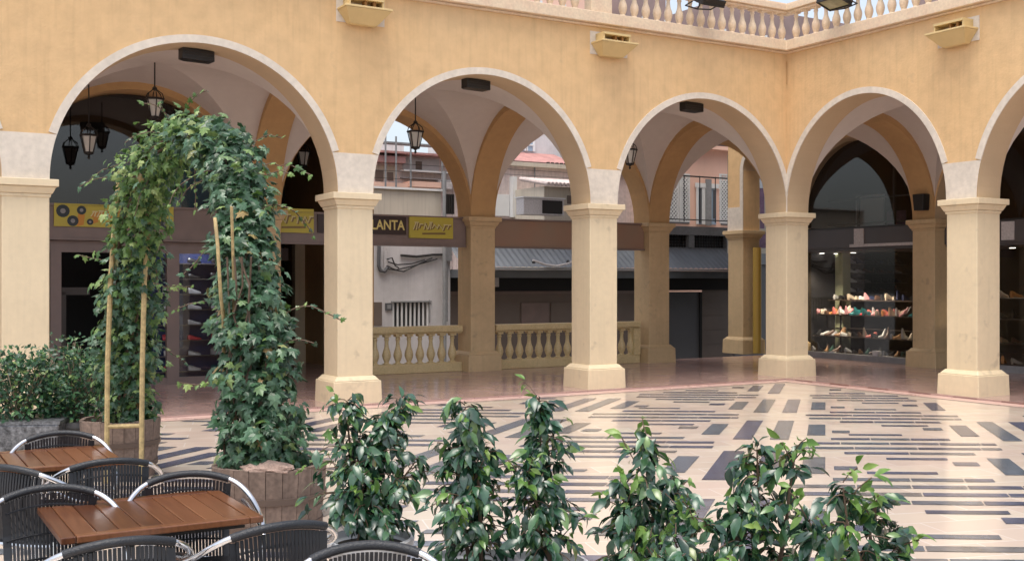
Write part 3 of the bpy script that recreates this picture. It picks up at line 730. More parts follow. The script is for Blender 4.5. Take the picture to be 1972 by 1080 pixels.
MB().box(xa+.2,xb-.3,3.5,3.56,2.16,2.42).build('sign_panel', M['mauveframe'], pa)

# ================================================================== SHOE SHOP ON THE RIGHT WING
ss = empty('shoe_shop', W(DP+.3,0,0), A, 'shoe shop with tall dark glass front under the rear arches of the right wing', 'shop')
def rp(px, x): return pyx(px, x)
ya, yb = -7.6, DP
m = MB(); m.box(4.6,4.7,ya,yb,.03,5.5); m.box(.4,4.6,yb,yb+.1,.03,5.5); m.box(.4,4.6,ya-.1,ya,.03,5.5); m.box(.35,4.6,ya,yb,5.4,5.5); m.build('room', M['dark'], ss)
MB().box(.4,4.6,ya,yb,.035,.06).build('shop_floor', M['darkbrown'], ss)
for u0, u1 in ((WP+.01,DP-.01),(PY[0][1]+.01,-.01),(PY[1][1]+.01,PY[0][0]-.01)):
    MB().box(-.02,.14,u0,u1,2.45,2.86).build('sign_fascia', M['greyfascia'], ss)
    MB().box(-.04,.16,u0,u1,2.862,2.89).build('fascia_rail', M['black'], ss)
    MB().box(.06,.07,u0,u1,2.89,4.75).build('upper_glass', M['glass'], ss)
    MB().box(.06,.07,u0,u1,.16,2.40).build('glass_pane', M['glass'], ss)
    MB().box(.0,.12,u0,u1,.03,.155).build('shop_sill', M['greystone'], ss)
    MB().box(.02,.11,u0,u1,2.402,2.448).build('transom', M['greyfascia'], ss)
    MB().box(.15,1.6,u0,u1,2.38,2.449).build('soffit', M['greyfascia'], ss)
MB().box(-.026,-.021,.62,2.4,2.46,2.52).build('fascia_strip', M['paper'], ss)
yn = rp(1655, DP+.28)
nb = MB().box(-.045,-.022,-.13,.13,-.17,.17).build('notice', M['paper'], loc=W(DP+.3,yn,2.68), rz=A); tag(nb, 'pale square notice on the grey fascia of the shoe shop', 'notice')
yn = rp(1942, DP+.28)
nb = nb.copy(); COL.objects.link(nb); nb.location = W(DP+.3,yn,2.66); tag(nb, 'pale square notice at the right edge of the photo', 'notice')
# upper storey contents seen through the arched glass: a mezzanine rail and dull panels
MB().box(.8,.86,.6,3.8,3.55,3.58).box(.8,.86,.6,3.8,3.0,3.03).box(.8,.86,1.9,1.95,2.9,4.6).box(.8,.86,2.9,2.94,2.9,3.6).box(.8,.86,1.3,1.33,2.9,3.6).build('mezzanine_rail', M['black'], ss)
MB().box(1.6,1.64,.7,1.9,2.9,4.0).build('wall_panel', M['palebanner'], ss)
MB().box(1.5,1.54,2.2,2.7,2.9,3.3).build('wall_panel', M['purple'], ss)
MB().box(1.5,1.54,2.8,3.6,2.9,3.7).build('wall_panel', M['palebanner'], ss)
# lit ceiling spots
for k, (px, py) in enumerate(((1583,488),(1643,485),(1610,497))):
    x = DP+1.0+.25*k; y = rp(px,x); p_ = W(x,y,2.372)
    so = empty('ceiling_or_added_spot', p_, A, ['lit ceiling spot, left one of the shoe shop window','lit ceiling spot, right one above the shoe display','faint ceiling spot behind the other two'][k], 'ceiling light', 'ceiling spots in the shoe shop')
    MB().lathe([(.075,0),(.075,.012),(.05,.014)],n=16).build('ring', M['white'], so); MB().lathe([(.055,-.004),(.055,.0)],n=16).build('lens', M['spot'], so)
    ld = bpy.data.lights.new('spot_light','SPOT'); ld.energy = 75; ld.color = (1,.86,.66); ld.shadow_soft_size = .05; ld.spot_size = math.radians(125); ld.spot_blend = .6
    lo = bpy.data.objects.new('spot_light', ld); COL.objects.link(lo); lo.parent = so; lo.location = (-.52-.25*k,-.35-.5*k,-.12)
for px in (1950,):
    x = DP+1.2; y = rp(px,x); p_ = W(x,y,2.372)
    so = empty('ceiling_or_added_spot', p_, A, 'ceiling spot behind the glass at the right edge', 'ceiling light', 'ceiling spots in the shoe shop')
    MB().lathe([(.075,0),(.075,.012),(.05,.014)],n=16).build('ring', M['white'], so); MB().lathe([(.055,-.004),(.055,.0)],n=16).build('lens', M['spot'], so)
    ld = bpy.data.lights.new('spot_light','SPOT'); ld.energy = 30; ld.color = (1,.82,.6); ld.shadow_soft_size = .05; ld.spot_size = math.radians(125); ld.spot_blend = .6
    lo = bpy.data.objects.new('spot_light', ld); COL.objects.link(lo); lo.parent = so; lo.location = (0,0,-.12)
y = rp(1622, DP+1.62); cl = MB().box(-.13,.13,-.13,.13,.04,2.38).build('shop_column', M['olive'], loc=W(DP+1.62,y,0), rz=A); tag(cl, 'pale green square column inside the shoe shop', 'column')
# display tables and racks
def rack(xoff, u0, u1, tiers, depth, label, m, step=0):
    o = empty('shoe_rack', W(DP+xoff, (u0+u1)/2, .06), A, label, 'shoe rack', None)
    h = (u1-u0)/2
    for q, z in enumerate(tiers): MB().box(q*step,depth,-h,h,z-.02,z).build('shelf', m, o)
    for s_ in (-1,1): MB().box(depth-.05,depth-.02,s_*(h-.04)-.015,s_*(h-.04)+.015,0,tiers[-1]-.021).build('leg', M['iron'], o)
    return o
uA, uB = .70, 3.8
rack(.45, uA, uB, (.10,.45,.92), .62, 'three tier shoe rack right behind the shoe shop glass', M['darkbrown'], .15)
rack(1.12, uA, uB, (.6,1.25), .4, 'second dark shoe rack behind the front one', M['darkbrown'])
ws_ = empty('wall_shelf', W(DP+1.75, DP-.02, .06), A, 'dark wall shelf of shoes on the side wall of the shop', 'wall shelf')
for z in (1.2,1.42,1.64,1.86,2.08): MB().box(0,1.9,-.24,-.002,z-.015,z).build('shelf', M['greyfascia'], ws_)
rack(.45, -2.6, -.35, (.10,.5,.95,1.35), .45, 'shoe rack behind the glass at the right edge of the photo', M['darkbrown'])
top_cols = ['teal','white','teal','coral','red','coral','teal','dark green','teal','coral','black','white','pink','beige','white','pink','tan','beige','coral','beige','orange','pink','brown','coral','beige','black','pink','white']
u = uA+.1; k = 0
while u < uB-.05:
    for q in range(2):
        c = top_cols[(k*2+q) % len(top_cols)]
        put_shoe(rs.choice((0,1,1,2)), c, W(DP+.83+q*.16, u, .985), A+rs.uniform(-.4,.4)+PI*rs.choice((0,1)), f'{c} shoe on the top tier of the front shoe rack', 'shoes on the top tier of the front rack')
    u += .108; k += 1
for z, n, cs in ((.515,20,['brown','black','beige','white','tan','pale grey','brown','white','black','coral','beige']),(.165,18,['black','brown','dark green','tan','black','pale grey'])):
    for i in range(n):
        c = cs[i % len(cs)]
        put_shoe(rs.choice((0,1,2)), c, W(DP+(.66 if z > .3 else .53)+rs.uniform(-.02,.05), uA+.15+i*(uB-uA-.3)/(n-1), z), A+rs.uniform(-.5,.5)+PI*rs.choice((0,1)), f'{c} shoe on the {"middle" if z > .3 else "lowest"} tier of the front shoe rack', 'shoes on the lower tiers of the front rack')
for i in range(20):
    c = rs.choice(['brown','black','pink','navy','pale grey','black','beige','white'])
    put_shoe(rs.choice((0,1,2)), c, W(DP+1.27, uA+.1+i*.15, 1.315), A+rs.uniform(-.4,.4), f'{c} shoe on the second shoe rack in the dim shop', 'shoes on the second rack')
for z in (1.262,1.482,1.702,1.922,2.142):
    for i in range(7):
        c = rs.choice(['pale grey','black','black','brown','navy'] if i else ['white','white','pale grey'])
        put_shoe(rs.choice((0,0,1)), c, W(DP+1.9+i*.26, DP-.15, z), A+rs.uniform(-.3,.3), f'{c} shoe on the back wall shelf of the shop', 'shoes on the back wall shelf')
for z in (.165,.565,1.015,1.415):
    for i in range(8):
        c = rs.choice(['brown','black','tan','beige','black','orange'])
        put_shoe(rs.choice((0,1,2)), c, W(DP+.64, -2.45+i*.28, z), A+rs.uniform(-.5,.5), f'{c} shoe on the rack at the right edge of the photo', 'shoes on the right edge rack')
# sandwich boxes at the window foot
for i, (px, w_, h_) in enumerate(((1690,.16,.20),(1712,.22,.10),(1605,.14,.12))):
    y = rp(px, DP+.42); b_ = MB().box(-.05,.05,-w_/2,w_/2,0,h_).box(-.055,-.05,-w_/2+.015,w_/2-.015,.012,h_-.012).build('price_card', M['paper'], loc=W(DP+.40,y,.062), rz=A)
    tag(b_, ['tall pale card standing at the foot of the shoe rack','low white card lying in front of the shoe rack','small pale card at the left end of the shoe rack'][i], 'card')

# ------------------------------------------------------------------ through the gap left of the corner pillar
yp = MB().lathe([(.10,0),(.10,2.5)],n=20).build('yellow_reveal_light', M['yellowlight'], loc=W(DP+.22,G0-.24,.03), rz=A, smooth=True); tag(yp, 'added yellow upright standing in for yellow light on the far gate pillar', 'column')  # added upright, stands in for yellow light on the gate pillar's reveal
x = pxy(1463, 6.8); bn = empty('street_banner', W(x,6.8,0), A, 'tall narrow pale and purple banner beside the far gate pillar', 'banner')
zt, zb = pz(1463,325,6.8), pz(1463,440,6.8)
MB().box(-.14,.14,-.02,.02,zb,zt).build('cloth', M['purple'], bn); MB().box(-.14,.14,-.025,-.021,zt-.5,zt-.02).build('pale_panel', M['palebanner'], bn); MB().box(-.16,.16,-.03,.03,zt,zt+.04).build('bar', M['iron'], bn)
MB().box(-.22,.14,-.12,.12,zb-.5,zb-.1).box(-.22,.14,-.125,-.121,zb-.42,zb-.3).build('lamp_box', M['purple'], bn)
x = pxy(1468, 8.4); g_ = empty('corner_shop', W(x,8.4,0), A, 'dark glazed shop front glimpsed between gate pillar and corner pillar', 'shop')
MB().box(-1.0,1.6,0,.1,-.4,2.2).build('glass_front', M['garage'], g_); MB().box(-1.0,1.6,-.06,.1,2.2,2.5).build('fascia', M['greymetal'], g_); MB().box(-1.0,1.6,.02,.3,2.5,5.2).build('upper_wall', M['beigewall'], g_)

# ================================================================== STREET BEHIND
YW = 10.0
def X(px, y=YW): return pxy(px, y)
def Z(px, py, y=YW): return pz(px, py, y)
# white house
hx0, hx1 = X(640), X(867); hw_ = empty('white_house', W((hx0+hx1)/2,YW,-2.6), A, 'white rendered house behind the left balustrade with barred window and cables', 'house')
ox = (hx0+hx1)/2
def lx(px, y=YW): return X(px,y)-ox
def lz(py, px=790, y=YW): return Z(px,py,y)+2.6
wz0, wz1 = lz(622), lz(582)
m = MB(); a, b = lx(756), lx(826)
zt = lz(440)
m.box(hx0-ox,a,0,.4,0,zt); m.box(b,hx1-ox,0,.4,0,zt); m.box(a,b,0,.4,0,wz0-.2); m.box(a,b,0,.4,wz1,zt); m.build('wall', M['whitewall'], hw_)
MB().box(hx0-ox,hx1-ox-.25,.02,.4,zt+.01,lz(366)).build('parapet', M['beigewall'], hw_)
MB().box(hx0-ox,hx1-ox-.2,-.05,.45,lz(366),lz(362)).build('coping', M['white'], hw_)
w_ = MB().box(a-.0,b+.0,.25,.3,wz0-.2,wz1).build('window', M['garage'], hw_)
m = MB(); n = 9
for k in range(n): xx = a+.03+(b-a-.06)*k/(n-1); m.box(xx-.022,xx+.022,.02,.05,wz0-.19,wz1-.01)
m.build('bars', M['white'], w_)
MB().box(b,b+.02,-.03,.0,wz0,wz1+.05).box(a-.04,b+.06,-.04,.0,wz1,wz1+.035).build('lintel', M['greystone'], hw_)
MB().box(lx(748)-.09,lx(748)+.09,-.04,-.0,lz(597),lz(583)).build('meter_box', M['garage'], hw_)
MB().box(lx(748)-.05,lx(748)+.05,-.046,-.041,lz(594),lz(586)).build('meter_glass', M['greystone'], hw_)
MB().box(lx(695),lx(735),-.02,0,lz(625),lz(581)).build('plinth_panel', M['shutter'], hw_)
MB().tube([(lx(728),-.07,lz(470)),(lx(727),-.07,lz(512)),(lx(730),-.07,lz(521)),(lx(738),-.07,lz(523)),(lx(744),-.07,lz(515))],.045,8).build('drain_pipe', M['garage'], hw_)
MB().box(lx(738),lx(745),-.06,0,lz(520),lz(472)).build('pipe_box', M['paper'], hw_)
for k, pts in enumerate((((770,492),(800,494),(832,490),(868,489)),((742,512),(760,520),(790,513),(840,498)),((745,518),(775,523),(805,508),(830,496)),((745,505),(762,510),(790,508),(815,500)),((742,500),(752,497),(758,512),(765,516)))):
    MB().tube([(lx(p),-.05-.01*k,lz(q)) for p,q in pts], .034 if k == 0 else .017, 6).build('cable', M['iron'], hw_)
MB().box(lx(852),lx(866),-.12,.0,lz(502),lz(470)).build('junction_box', M['greystone'], hw_)
MB().tube([(lx(858),-.06,lz(620)),(lx(858),-.06,lz(500))],.03,6).build('corner_pipe', M['greystone'], hw_)
# dark pole with a slatted box
y2 = 9.7; po = empty('utility_pole', W(X(856,y2),y2,-2.6), A, 'grey utility pole with dark slatted box right of the white house', 'pole')
MB().tube([(0,0,0),(0,0,Z(856,330,y2)+2.6)],.05,8).build('pole', M['greystone'], po); 
m = MB(); 
for k in range(4): m.box(.02+k*.06,.06+k*.06,-.06,.06,Z(856,412,y2)+2.6,Z(856,374,y2)+2.6)
m.build('slatted_box', M['iron'], po)

# cluttered old terraces behind the white house
y3 = 15.0; ox3 = X(790,y3); oh = empty('terraced_house', W(ox3,y3,-2.6), A, 'old pinkish house with stacked terraces behind the white house', 'house')
def l3(px): return X(px,y3)-ox3
def z3(py): return Z(790,py,y3)+2.6
MB().box(l3(600),l3(880),0,4,0,z3(298)).build('wall', M['oldwall'], oh)
MB().box(l3(600),l3(800),.8,4,z3(298),z3(268)).build('upper_wall', M['whitewall'], oh)
for i, (a, b, c, d_, mm, dp) in enumerate(((700,880,301,297,'rooftile',.5),(700,770,318,306,'rooftile',.4),(770,860,332,329,'white',.3),(775,838,362,352,'salmon',.5),(705,775,364,356,'salmon',.4),(838,862,362,345,'paper',.3),(700,860,282,279,'greystone',.4),(770,862,345,343,'greystone',.2))):
    MB().box(l3(a),l3(b),-dp,-.002*(i+1),z3(c),z3(d_)).build('ledge', M[mm], oh)
for px in (728,748,776,836): MB().box(l3(px)-.02,l3(px)+.02,-.55,-.51,z3(366),z3(270)).build('post', M['greystone'], oh)
m = MB()
for py in (322,336,350): m.box(l3(690),l3(870),-.60,-.585,z3(py),z3(py-.8))
m.build('terrace_rail', M['iron'], oh)
for a, b, c, d_ in ((722,738,352,332),(745,757,350,334),(800,812,326,310)): MB().box(l3(a),l3(b),-.02,-.0125,z3(c),z3(d_)).build('window', M['shutter'], oh)
MB().box(l3(775),l3(845),-.012,-.003,z3(328),z3(304)).build('panel', M['whitewall'], oh)
MB().box(l3(710),l3(765),-.012,-.003,z3(348),z3(322)).build('panel', M['beigewall'], oh)

# long shop building with awning and shutters
cx0, cx1 = X(868), X(1560); ox4 = X(1150); cb = empty('shuttered_building', W(ox4,YW+.3,-2.6), A, 'low building with grey metal awning, black band and brown shutters across the street', 'building')
yb4 = YW+.3
def l4(px): return X(px,yb4)-ox4
def z4(py, px=1020): return Z(px,py,yb4)+2.6
MB().box(cx0-ox4,l4(1262),0,.5,0,z4(560)).build('wall', M['shutter'], cb)
MB().box(cx0-ox4,cx1-ox4,-.10,.5,z4(560),z4(520)).build('black_band', M['dark'], cb)
MB().box(l4(1003),l4(1056),-.03,-.002,z4(640),z4(583)).build('shutter_panel', M['mauveframe'], cb)
MB().box(l4(1060),l4(1110),-.03,-.002,z4(640),z4(583)).build('shutter_panel', M['shutter'], cb)
MB().box(cx0-ox4,l4(1262),-.02,-.003,z4(566),z4(560.5)).build('shutter_head', M['mauveframe'], cb)
za, zb_ = z4(516), z4(472)
aw = MB(); n = int((cx1-cx0)/.09)
pts = []
for k in range(n+1):
    xx = cx0-ox4+(cx1-cx0)*k/n; dz = .02 if k % 2 else 0
    pts.append((xx,dz))
for k in range(n):
    (xa_,da),(xb_,db) = pts[k], pts[k+1]
    aw.quad((xa_,-.95,za+da),(xb_,-.95,za+db),(xb_,-.10,zb_+db),(xa_,-.10,zb_+da))
aw.build('awning', M['greymetal'], cb, recalc=False)
MB().box(cx0-ox4,cx1-ox4,-1.0,-.94,za-.06,za-.005).build('awning_edge', M['greystone'], cb)
MB().box(cx0-ox4,cx1-ox4,-.7,-.1,za-.26,za-.065).build('awning_box', M['greymetal'], cb)
MB().tube([(l4(985),-1.05,za+.18),(l4(1010),-1.05,za+.07),(l4(1030),-1.05,za+.04),(l4(1050),-1.05,za+.10),(l4(1064),-1.05,za+.18)],.03,6).build('cable', M['paper'], cb)
for px in (988,1053,1082): MB().lathe([(.045,0),(.05,.06),(.02,.1)],(l4(px),-1.02,za+.1),8).build('hook', M['iron'], cb)
# stone parapet with grilles above the awning
MB().box(cx0-ox4,cx1-ox4,.05,.4,z4(478),z4(470)).build('lower_ledge', M['greystone'], cb)
MB().box(cx0-ox4,cx1-ox4,-.05,.45,z4(444),z4(426)).build('upper_ledge', M['greystone'], cb)
MB().box(cx0-ox4,cx1-ox4,.34,.4,z4(470),z4(444)).build('parapet_back', M['garage'], cb)
for px in range(900,1560,72):
    MB().box(l4(px)-.1,l4(px)+.1,.0,.33,z4(470),z4(444)).build('parapet_post', M['greystone'], cb)
m = MB(); xx = cx0-ox4
while xx < cx1-ox4: m.box(xx,xx+.02,.12,.14,z4(470),z4(444)); xx += .1
for k in range(4): m.box(cx0-ox4,cx1-ox4,.141,.15,z4(468-k*6.5),z4(466.5-k*6.5))
m.build('grille', M['iron'], cb)
# garage doors
for (a, b, mm) in ((1263,1347,'garage'),(1351,1480,'shutter')):
    d_ = MB().box(l4(a),l4(b),.02,.3,0,z4(561,1350)-.02).build('garage_door', M[mm], cb)
    if mm == 'shutter':
        m = MB()
        for k in range(5): m.box(l4(a)+.03,l4(b)-.03,.008,.019,2.1+k*.42,2.1+k*.42+.395)
        m.build('door_panel', M['shutter'], d_)
MB().box(l4(1347),l4(1351),-.02,.3,0,z4(561,1350)-.02).build('door_post', M['dark'], cb)
MB().box(l4(943)-.0,l4(955),-.16,-.11,z4(552),z4(527)).build('notice', M['paper'], cb)

# roof terrace wall, chimney, AC unit, tile roofs in the second arch
y5 = 14.0; ox5 = X(1020,y5); th = empty('old_roof_house', W(ox5,y5,-2.6), A, 'weathered pinkish house with pale pillar and wall ledges seen in the second arch', 'house')
def l5(px): return X(px,y5)-ox5
def z5(py): return Z(1020,py,y5)+2.6
MB().box(l5(900),l5(1262),0,.9,0,z5(322)).build('wall', M['oldwall'], th)
MB().box(l5(900),l5(1262),-.15,1,z5(322),z5(314)).build('coping', M['beigewall'], th)
MB().box(l5(981),l5(989),-.2,-.0,z5(420),z5(343)).build('pillar', M['white'], th)
MB().box(l5(930),l5(980),-.03,-.003,z5(418),z5(377)).build('panel', M['white'], th)
MB().tube([(l5(1028),-.05,z5(380)),(l5(1028),-.05,z5(322))],.02,6).build('drain_pipe', M['greystone'], th)
m = MB(); 
for k in range(2): m.box(l5(900),l5(1130),-.6,-.58,z5(333+k*10),z5(332.4+k*10))
m.build('wire', M['iron'], th)
y6 = 12.2; ox6 = X(1080,y6); sm = empty('small_tiled_house', W(ox6,y6,-2.6), A, 'small beige house with a short tiled eave behind the air conditioner', 'house')
def l6(px): return X(px,y6)-ox6
def z6(py): return Z(1080,py,y6)+2.6
MB().box(l6(1048),l6(1180),0,2,0,z6(360)).build('wall', M['beigewall'], sm)
m = MB(); xx = l6(1044)
while xx < l6(1180):
    m.tube([(xx,-.35,z6(358)),(xx,1.2,z6(340))],.06,8); xx += .13
m.build('roof', M['oldwall'], sm)
MB().box(l6(1092),l6(1108),-.02,-.002,z6(392),z6(376)).build('window', M['shutter'], sm)
y7 = 10.7; ac = empty('air_conditioner', W(X(1048,y7),y7,Z(1048,414,y7)), A, 'grey air conditioner box with dark fan grille on the parapet', 'air conditioner')
hw7 = (X(1086,y7)-X(1008,y7))/2; hh = Z(1048,382,y7)-Z(1048,414,y7)
MB().box(-hw7,hw7,0,.4,0,hh).build('case', M['paper'], ac, bevel=.01); MB().box(-hw7*.1,hw7*.9,-.012,-.002,.04,hh-.05).build('fan_grille', M['iron'], ac)
MB().box(-hw7-.03,hw7+.03,-.03,.43,hh,hh+.03).build('top', M['white'], ac)
y8 = 21.0; ox8 = X(1030,y8); rh = empty('red_roof_house', W(ox8,y8,-2.6), A, 'white house with red tiled lean-to roof and pale blue windows above', 'house')
def l8(px): return X(px,y8)-ox8
def z8(py): return Z(1030,py,y8)+2.6
MB().box(l8(940),l8(1220),1.6,5,0,z8(205)).build('wall', M['whitewall'], rh)
MB().quad((l8(940),0,z8(312)),(l8(1110),0,z8(312)),(l8(1110),1.6,z8(284)),(l8(940),1.6,z8(284))).quad((l8(940),0,z8(314)),(l8(1110),0,z8(314)),(l8(1110),1.6,z8(287)),(l8(940),1.6,z8(287))).build('roof', M['rooftile'], rh, recalc=False)
MB().box(l8(940),l8(1110),.3,1.6,0,z8(316)).build('lower_wall', M['beigewall'], rh)
m = MB(); xx = l8(1055)
while xx < l8(1110): m.lathe([(.07,0),(.07,.1)],(xx,-.02,z8(316)),8); xx += .2
m.build('eave_tiles', M['darkbrown'], rh)
for a, b in ((1012,1031),(1034,1052),(1055,1068)):
    wn = MB().box(l8(a),l8(b),1.55,1.595,z8(281),z8(246)).build('window', M['bluewin'], rh); MB().box(l8(a)-.06,l8(a)+.03,1.5,1.548,z8(281),z8(246)).box(l8(b)-.03,l8(b)+.06,1.5,1.548,z8(281),z8(246)).box(l8(a),l8(b),1.5,1.549,z8(270),z8(268)).build('frame', M['white'], wn)
# salmon house with lattice screens
y9 = 13.5; ox9 = X(1350,y9); sa = empty('salmon_house', W(ox9,y9,-2.6), A, 'salmon pink house with white lattice screens and balcony rail in the third arch', 'house')
def l9(px): return X(px,y9)-ox9
def z9(py): return Z(1350,py,y9)+2.6
MB().box(l9(1240),l9(1480),0,.8,0,z9(240)).build('wall', M['salmon'], sa)
MB().box(l9(1250),l9(1480),-.25,-.002,z9(288),z9(268)).build('eave', M['salmon'], sa)
def lf(px): return X(px,y9-.73)-X(1350,y9)
def lattice(a, b, top, bot, nm):
    f_ = MB(); xa_, xb_, zb2, zt2 = lf(a), lf(b), z9(bot), z9(top)
    for (p,q,r2,s2) in ((xa_,xa_+.05,zb2,zt2),(xb_-.05,xb_,zb2,zt2)): f_.box(p,q,-.75,-.71,r2,s2)
    f_.box(xa_+.05,xb_-.05,-.75,-.71,zt2-.05,zt2); f_.box(xa_+.05,xb_-.05,-.75,-.71,zb2,zb2+.05)
    w2 = xb_-xa_; h2 = zt2-zb2; st = .125; k = -h2
    def seg(x0_,z0_,x1_,z1_,yy):
        t_ = .027; f_.add([(x0_-t_,yy,z0_),(x0_+t_,yy,z0_),(x1_+t_,yy,z1_),(x1_-t_,yy,z1_),(x0_-t_,yy+.012,z0_),(x0_+t_,yy+.012,z0_),(x1_+t_,yy+.012,z1_),(x1_-t_,yy+.012,z1_)],[(0,1,2,3),(4,5,6,7),(0,4,7,3),(1,5,6,2)])
    while k < w2:
        a0 = max(0,k); e = min(w2,k+h2)
        seg(xa_+a0, zb2+(a0-k), xa_+e, zb2+(e-k), -.74); seg(xb_-a0, zb2+(a0-k), xb_-e, zb2+(e-k), -.725)
        k += st
    return f_.build('lattice_screen', M['white'], sa)
for a, b in ((1286,1327),(1388,1438)): MB().box(l9(a),l9(b),-.02,-.0,z9(432),z9(345)).build('window', M['garage'], sa)
lattice(1284,1307,342,432,0); lattice(1311,1328,342,432,0); lattice(1386,1409,338,432,0); lattice(1411,1440,338,432,0)
MB().box(lf(1308),lf(1310.5),-.76,-.7,z9(432),z9(340)).build('screen_post', M['white'], sa)
dr = MB().box(l9(1341),l9(1378),-.03,-.003,z9(432),z9(357)).build('door', M['bluewin'], sa)
MB().box(l9(1339),l9(1343),-.06,-.031,z9(432),z9(357)).box(l9(1350),l9(1356),-.06,-.031,z9(432),z9(362)).box(l9(1337),l9(1357),-.07,-.031,z9(362),z9(353)).box(l9(1367),l9(1382),-.07,-.031,z9(362),z9(353)).build('door_frame', M['white'], dr)
MB().box(l9(1345),l9(1349),-.055,-.032,z9(430),z9(363)).build('door_slit', M['garage'], dr)
MB().box(l9(1372),l9(1376),-.055,-.032,z9(420),z9(365)).build('door_slit', M['garage'], dr)
MB().box(l9(1356.5),l9(1366.5),-.10,-.05,z9(434),z9(345)).build('shutter', M['greystone'], sa)
m = MB(); m.box(lf(1240),lf(1470),-.95,-.93,z9(349),z9(346.5)); m.box(lf(1240),lf(1470),-.95,-.93,z9(429),z9(427))
for px in range(1250,1470,30): m.box(lf(px)-.012,lf(px)+.012,-.929,-.91,z9(432),z9(346))
m.build('balcony_rail', M['iron'], sa)
# upper house seen through the roof balustrade
y10 = 6.5
def up(px0, px1, y_, z1, mm, label, deep=4):
    a, b = pxy(px0,y_), pxy(px1,y_); o = empty('roof_house', W((a+b)/2,y_,5.72), A, label, 'house', 'set-back houses behind the roof balustrade')
    MB().box(a-(a+b)/2,b-(a+b)/2,0,deep,0,z1).build('wall', mm, o)
    n = max(2,int((b-a)/1.3)); 
    for k in range(n):
        c = a-(a+b)/2+(k+.5)*(b-a)/n
        w2 = MB().box(c-.28,c+.28,-.02,-.002,.6,2.2).build('window', M['purple' if k % 2 else 'bluewin'], o); MB().box(c-.34,c-.281,-.05,-.001,.55,2.25).box(c+.281,c+.34,-.05,-.001,.55,2.25).build('frame', M['white'], w2)
    return o
up(1372, 1800, y10, 2.9, M['roofhouse'], 'mauve brown rooftop house behind the balustrade corner')
up(1195, 1282, y10, 2.9, M['roofhouse'], 'narrow rooftop house left of the bright sky gap')
up(1040, 1130, y10, 2.9, M['salmon'], 'pinkish rooftop house left of the balustrade pedestal')
rw = empty('roof_house', W(6.5,-4,5.72), A, 'long rooftop house on the right wing behind the balustrade', 'house', 'set-back houses behind the roof balustrade')
MB().box(0,4,-6,6.5,0,2.9).build('wall', M['roofhouse'], rw)
for k in range(6): MB().box(-.02,-.002,-5.4+k*1.9,-4.7+k*1.9,.5,2.2).build('window', M['purple' if k % 2 else 'shutter'], rw)
# ================================================================== FOLIAGE HELPERS
def leaf_into(m, pos, d, up, L_, w, kind):
    d = d.normalized(); s_ = d.cross(up)
    if s_.length < 1e-4: s_ = d.cross(Vector((1,0,.2)))
    s_.normalize(); n = s_.cross(d)
    if kind == 'ficus':
        ts = ((0,0,0),(.22,.72,.03),(.5,1,.02),(.78,.6,-.06),(1,0,-.16)); mid = []; le = []; ri = []
        vs = []; 
        for t, k, z in ts:
            c = pos+d*(t*L_)+n*(z*L_)
            if k == 0: vs.append(c)
            else: vs += [c+s_*(k*w/2)+n*(w*.16*k), c, c-s_*(k*w/2)+n*(w*.16*k)]
        m.add(vs, [(0,1,2),(0,2,3),(1,4,5,2),(2,5,6,3),(4,7,8,5),(5,8,9,6),(7,10,8),(8,10,9)])
    elif kind == 'ivy':
        pr = ((0,.0),(-.12,.28),(.12,.50),(.28,.30),(.62,.42),(.55,.20),(1,0))
        vs = [pos+d*(.35*L_)+n*(.06*L_)]
        ring = [(t,k) for t,k in pr]+[(t,-k) for t,k in pr[-2:0:-1]]
        for t, k in ring: vs.append(pos+d*(t*L_)+s_*(k*w)-n*(abs(k)*w*.25+t*t*L_*.12))
        q = len(ring); m.add(vs, [(0,i+1,(i+1) % q+1) for i in range(q)])
    else:
        vs = [pos, pos+d*(.45*L_)+s_*(w/2)+n*(.04*L_), pos+d*(.5*L_), pos+d*(.45*L_)-s_*(w/2)+n*(.04*L_), pos+d*L_-n*(.08*L_)]
        m.add(vs, [(0,1,2),(0,2,3),(1,4,2),(2,4,3)])
def rv(r=R): 
    while True:
        v = Vector((r.uniform(-1,1), r.uniform(-1,1), r.uniform(-1,1)))
        if .05 < v.length < 1: return v.normalized()

# ================================================================== IVY ARCH
PATH = [((250,825,9.7),.20),((246,740,9.7),.27),((246,650,9.6),.29),((256,520,9.4),.28),((264,410,9.2),.27),((293,318,8.9),.27),((362,262,8.55),.20),((432,288,8.15),.21),((466,370,7.85),.22),((468,480,7.6),.22),((484,600,7.45),.25),((494,720,7.35),.27),((505,830,7.3),.30),((510,890,7.3),.25)]
pp = [(gp(a,c,b), r_*.93) for (a,b,c), r_ in PATH]
def cat(i, t):
    P = [pp[max(0,min(len(pp)-1,i+k))] for k in (-1,0,1,2)]
    def f_(a,b,c,d): return .5*((2*b)+(-a+c)*t+(2*a-5*b+4*c-d)*t*t+(-a+3*b-3*c+d)*t**3)
    return Vector([f_(*[p[0][k] for p in P]) for k in range(3)]), f_(*[p[1] for p in P])
samples = []
for i in range(len(pp)-1):
    for k in range(14): samples.append((cat(i,k/14)[0], cat(i,k/14)[1], i+k/14))
samples.append((pp[-1][0], pp[-1][1], len(pp)-1))
IV = empty('ivy_arch', Vector((-2.5,8.5,0)), 0, 'tall ivy arch climbing bamboo posts out of two weathered barrels', 'ivy arch')
off = Vector((-2.5,8.5,0))
ri = random.Random(11)
md, ml_ = MB(), MB()
NL = 6800
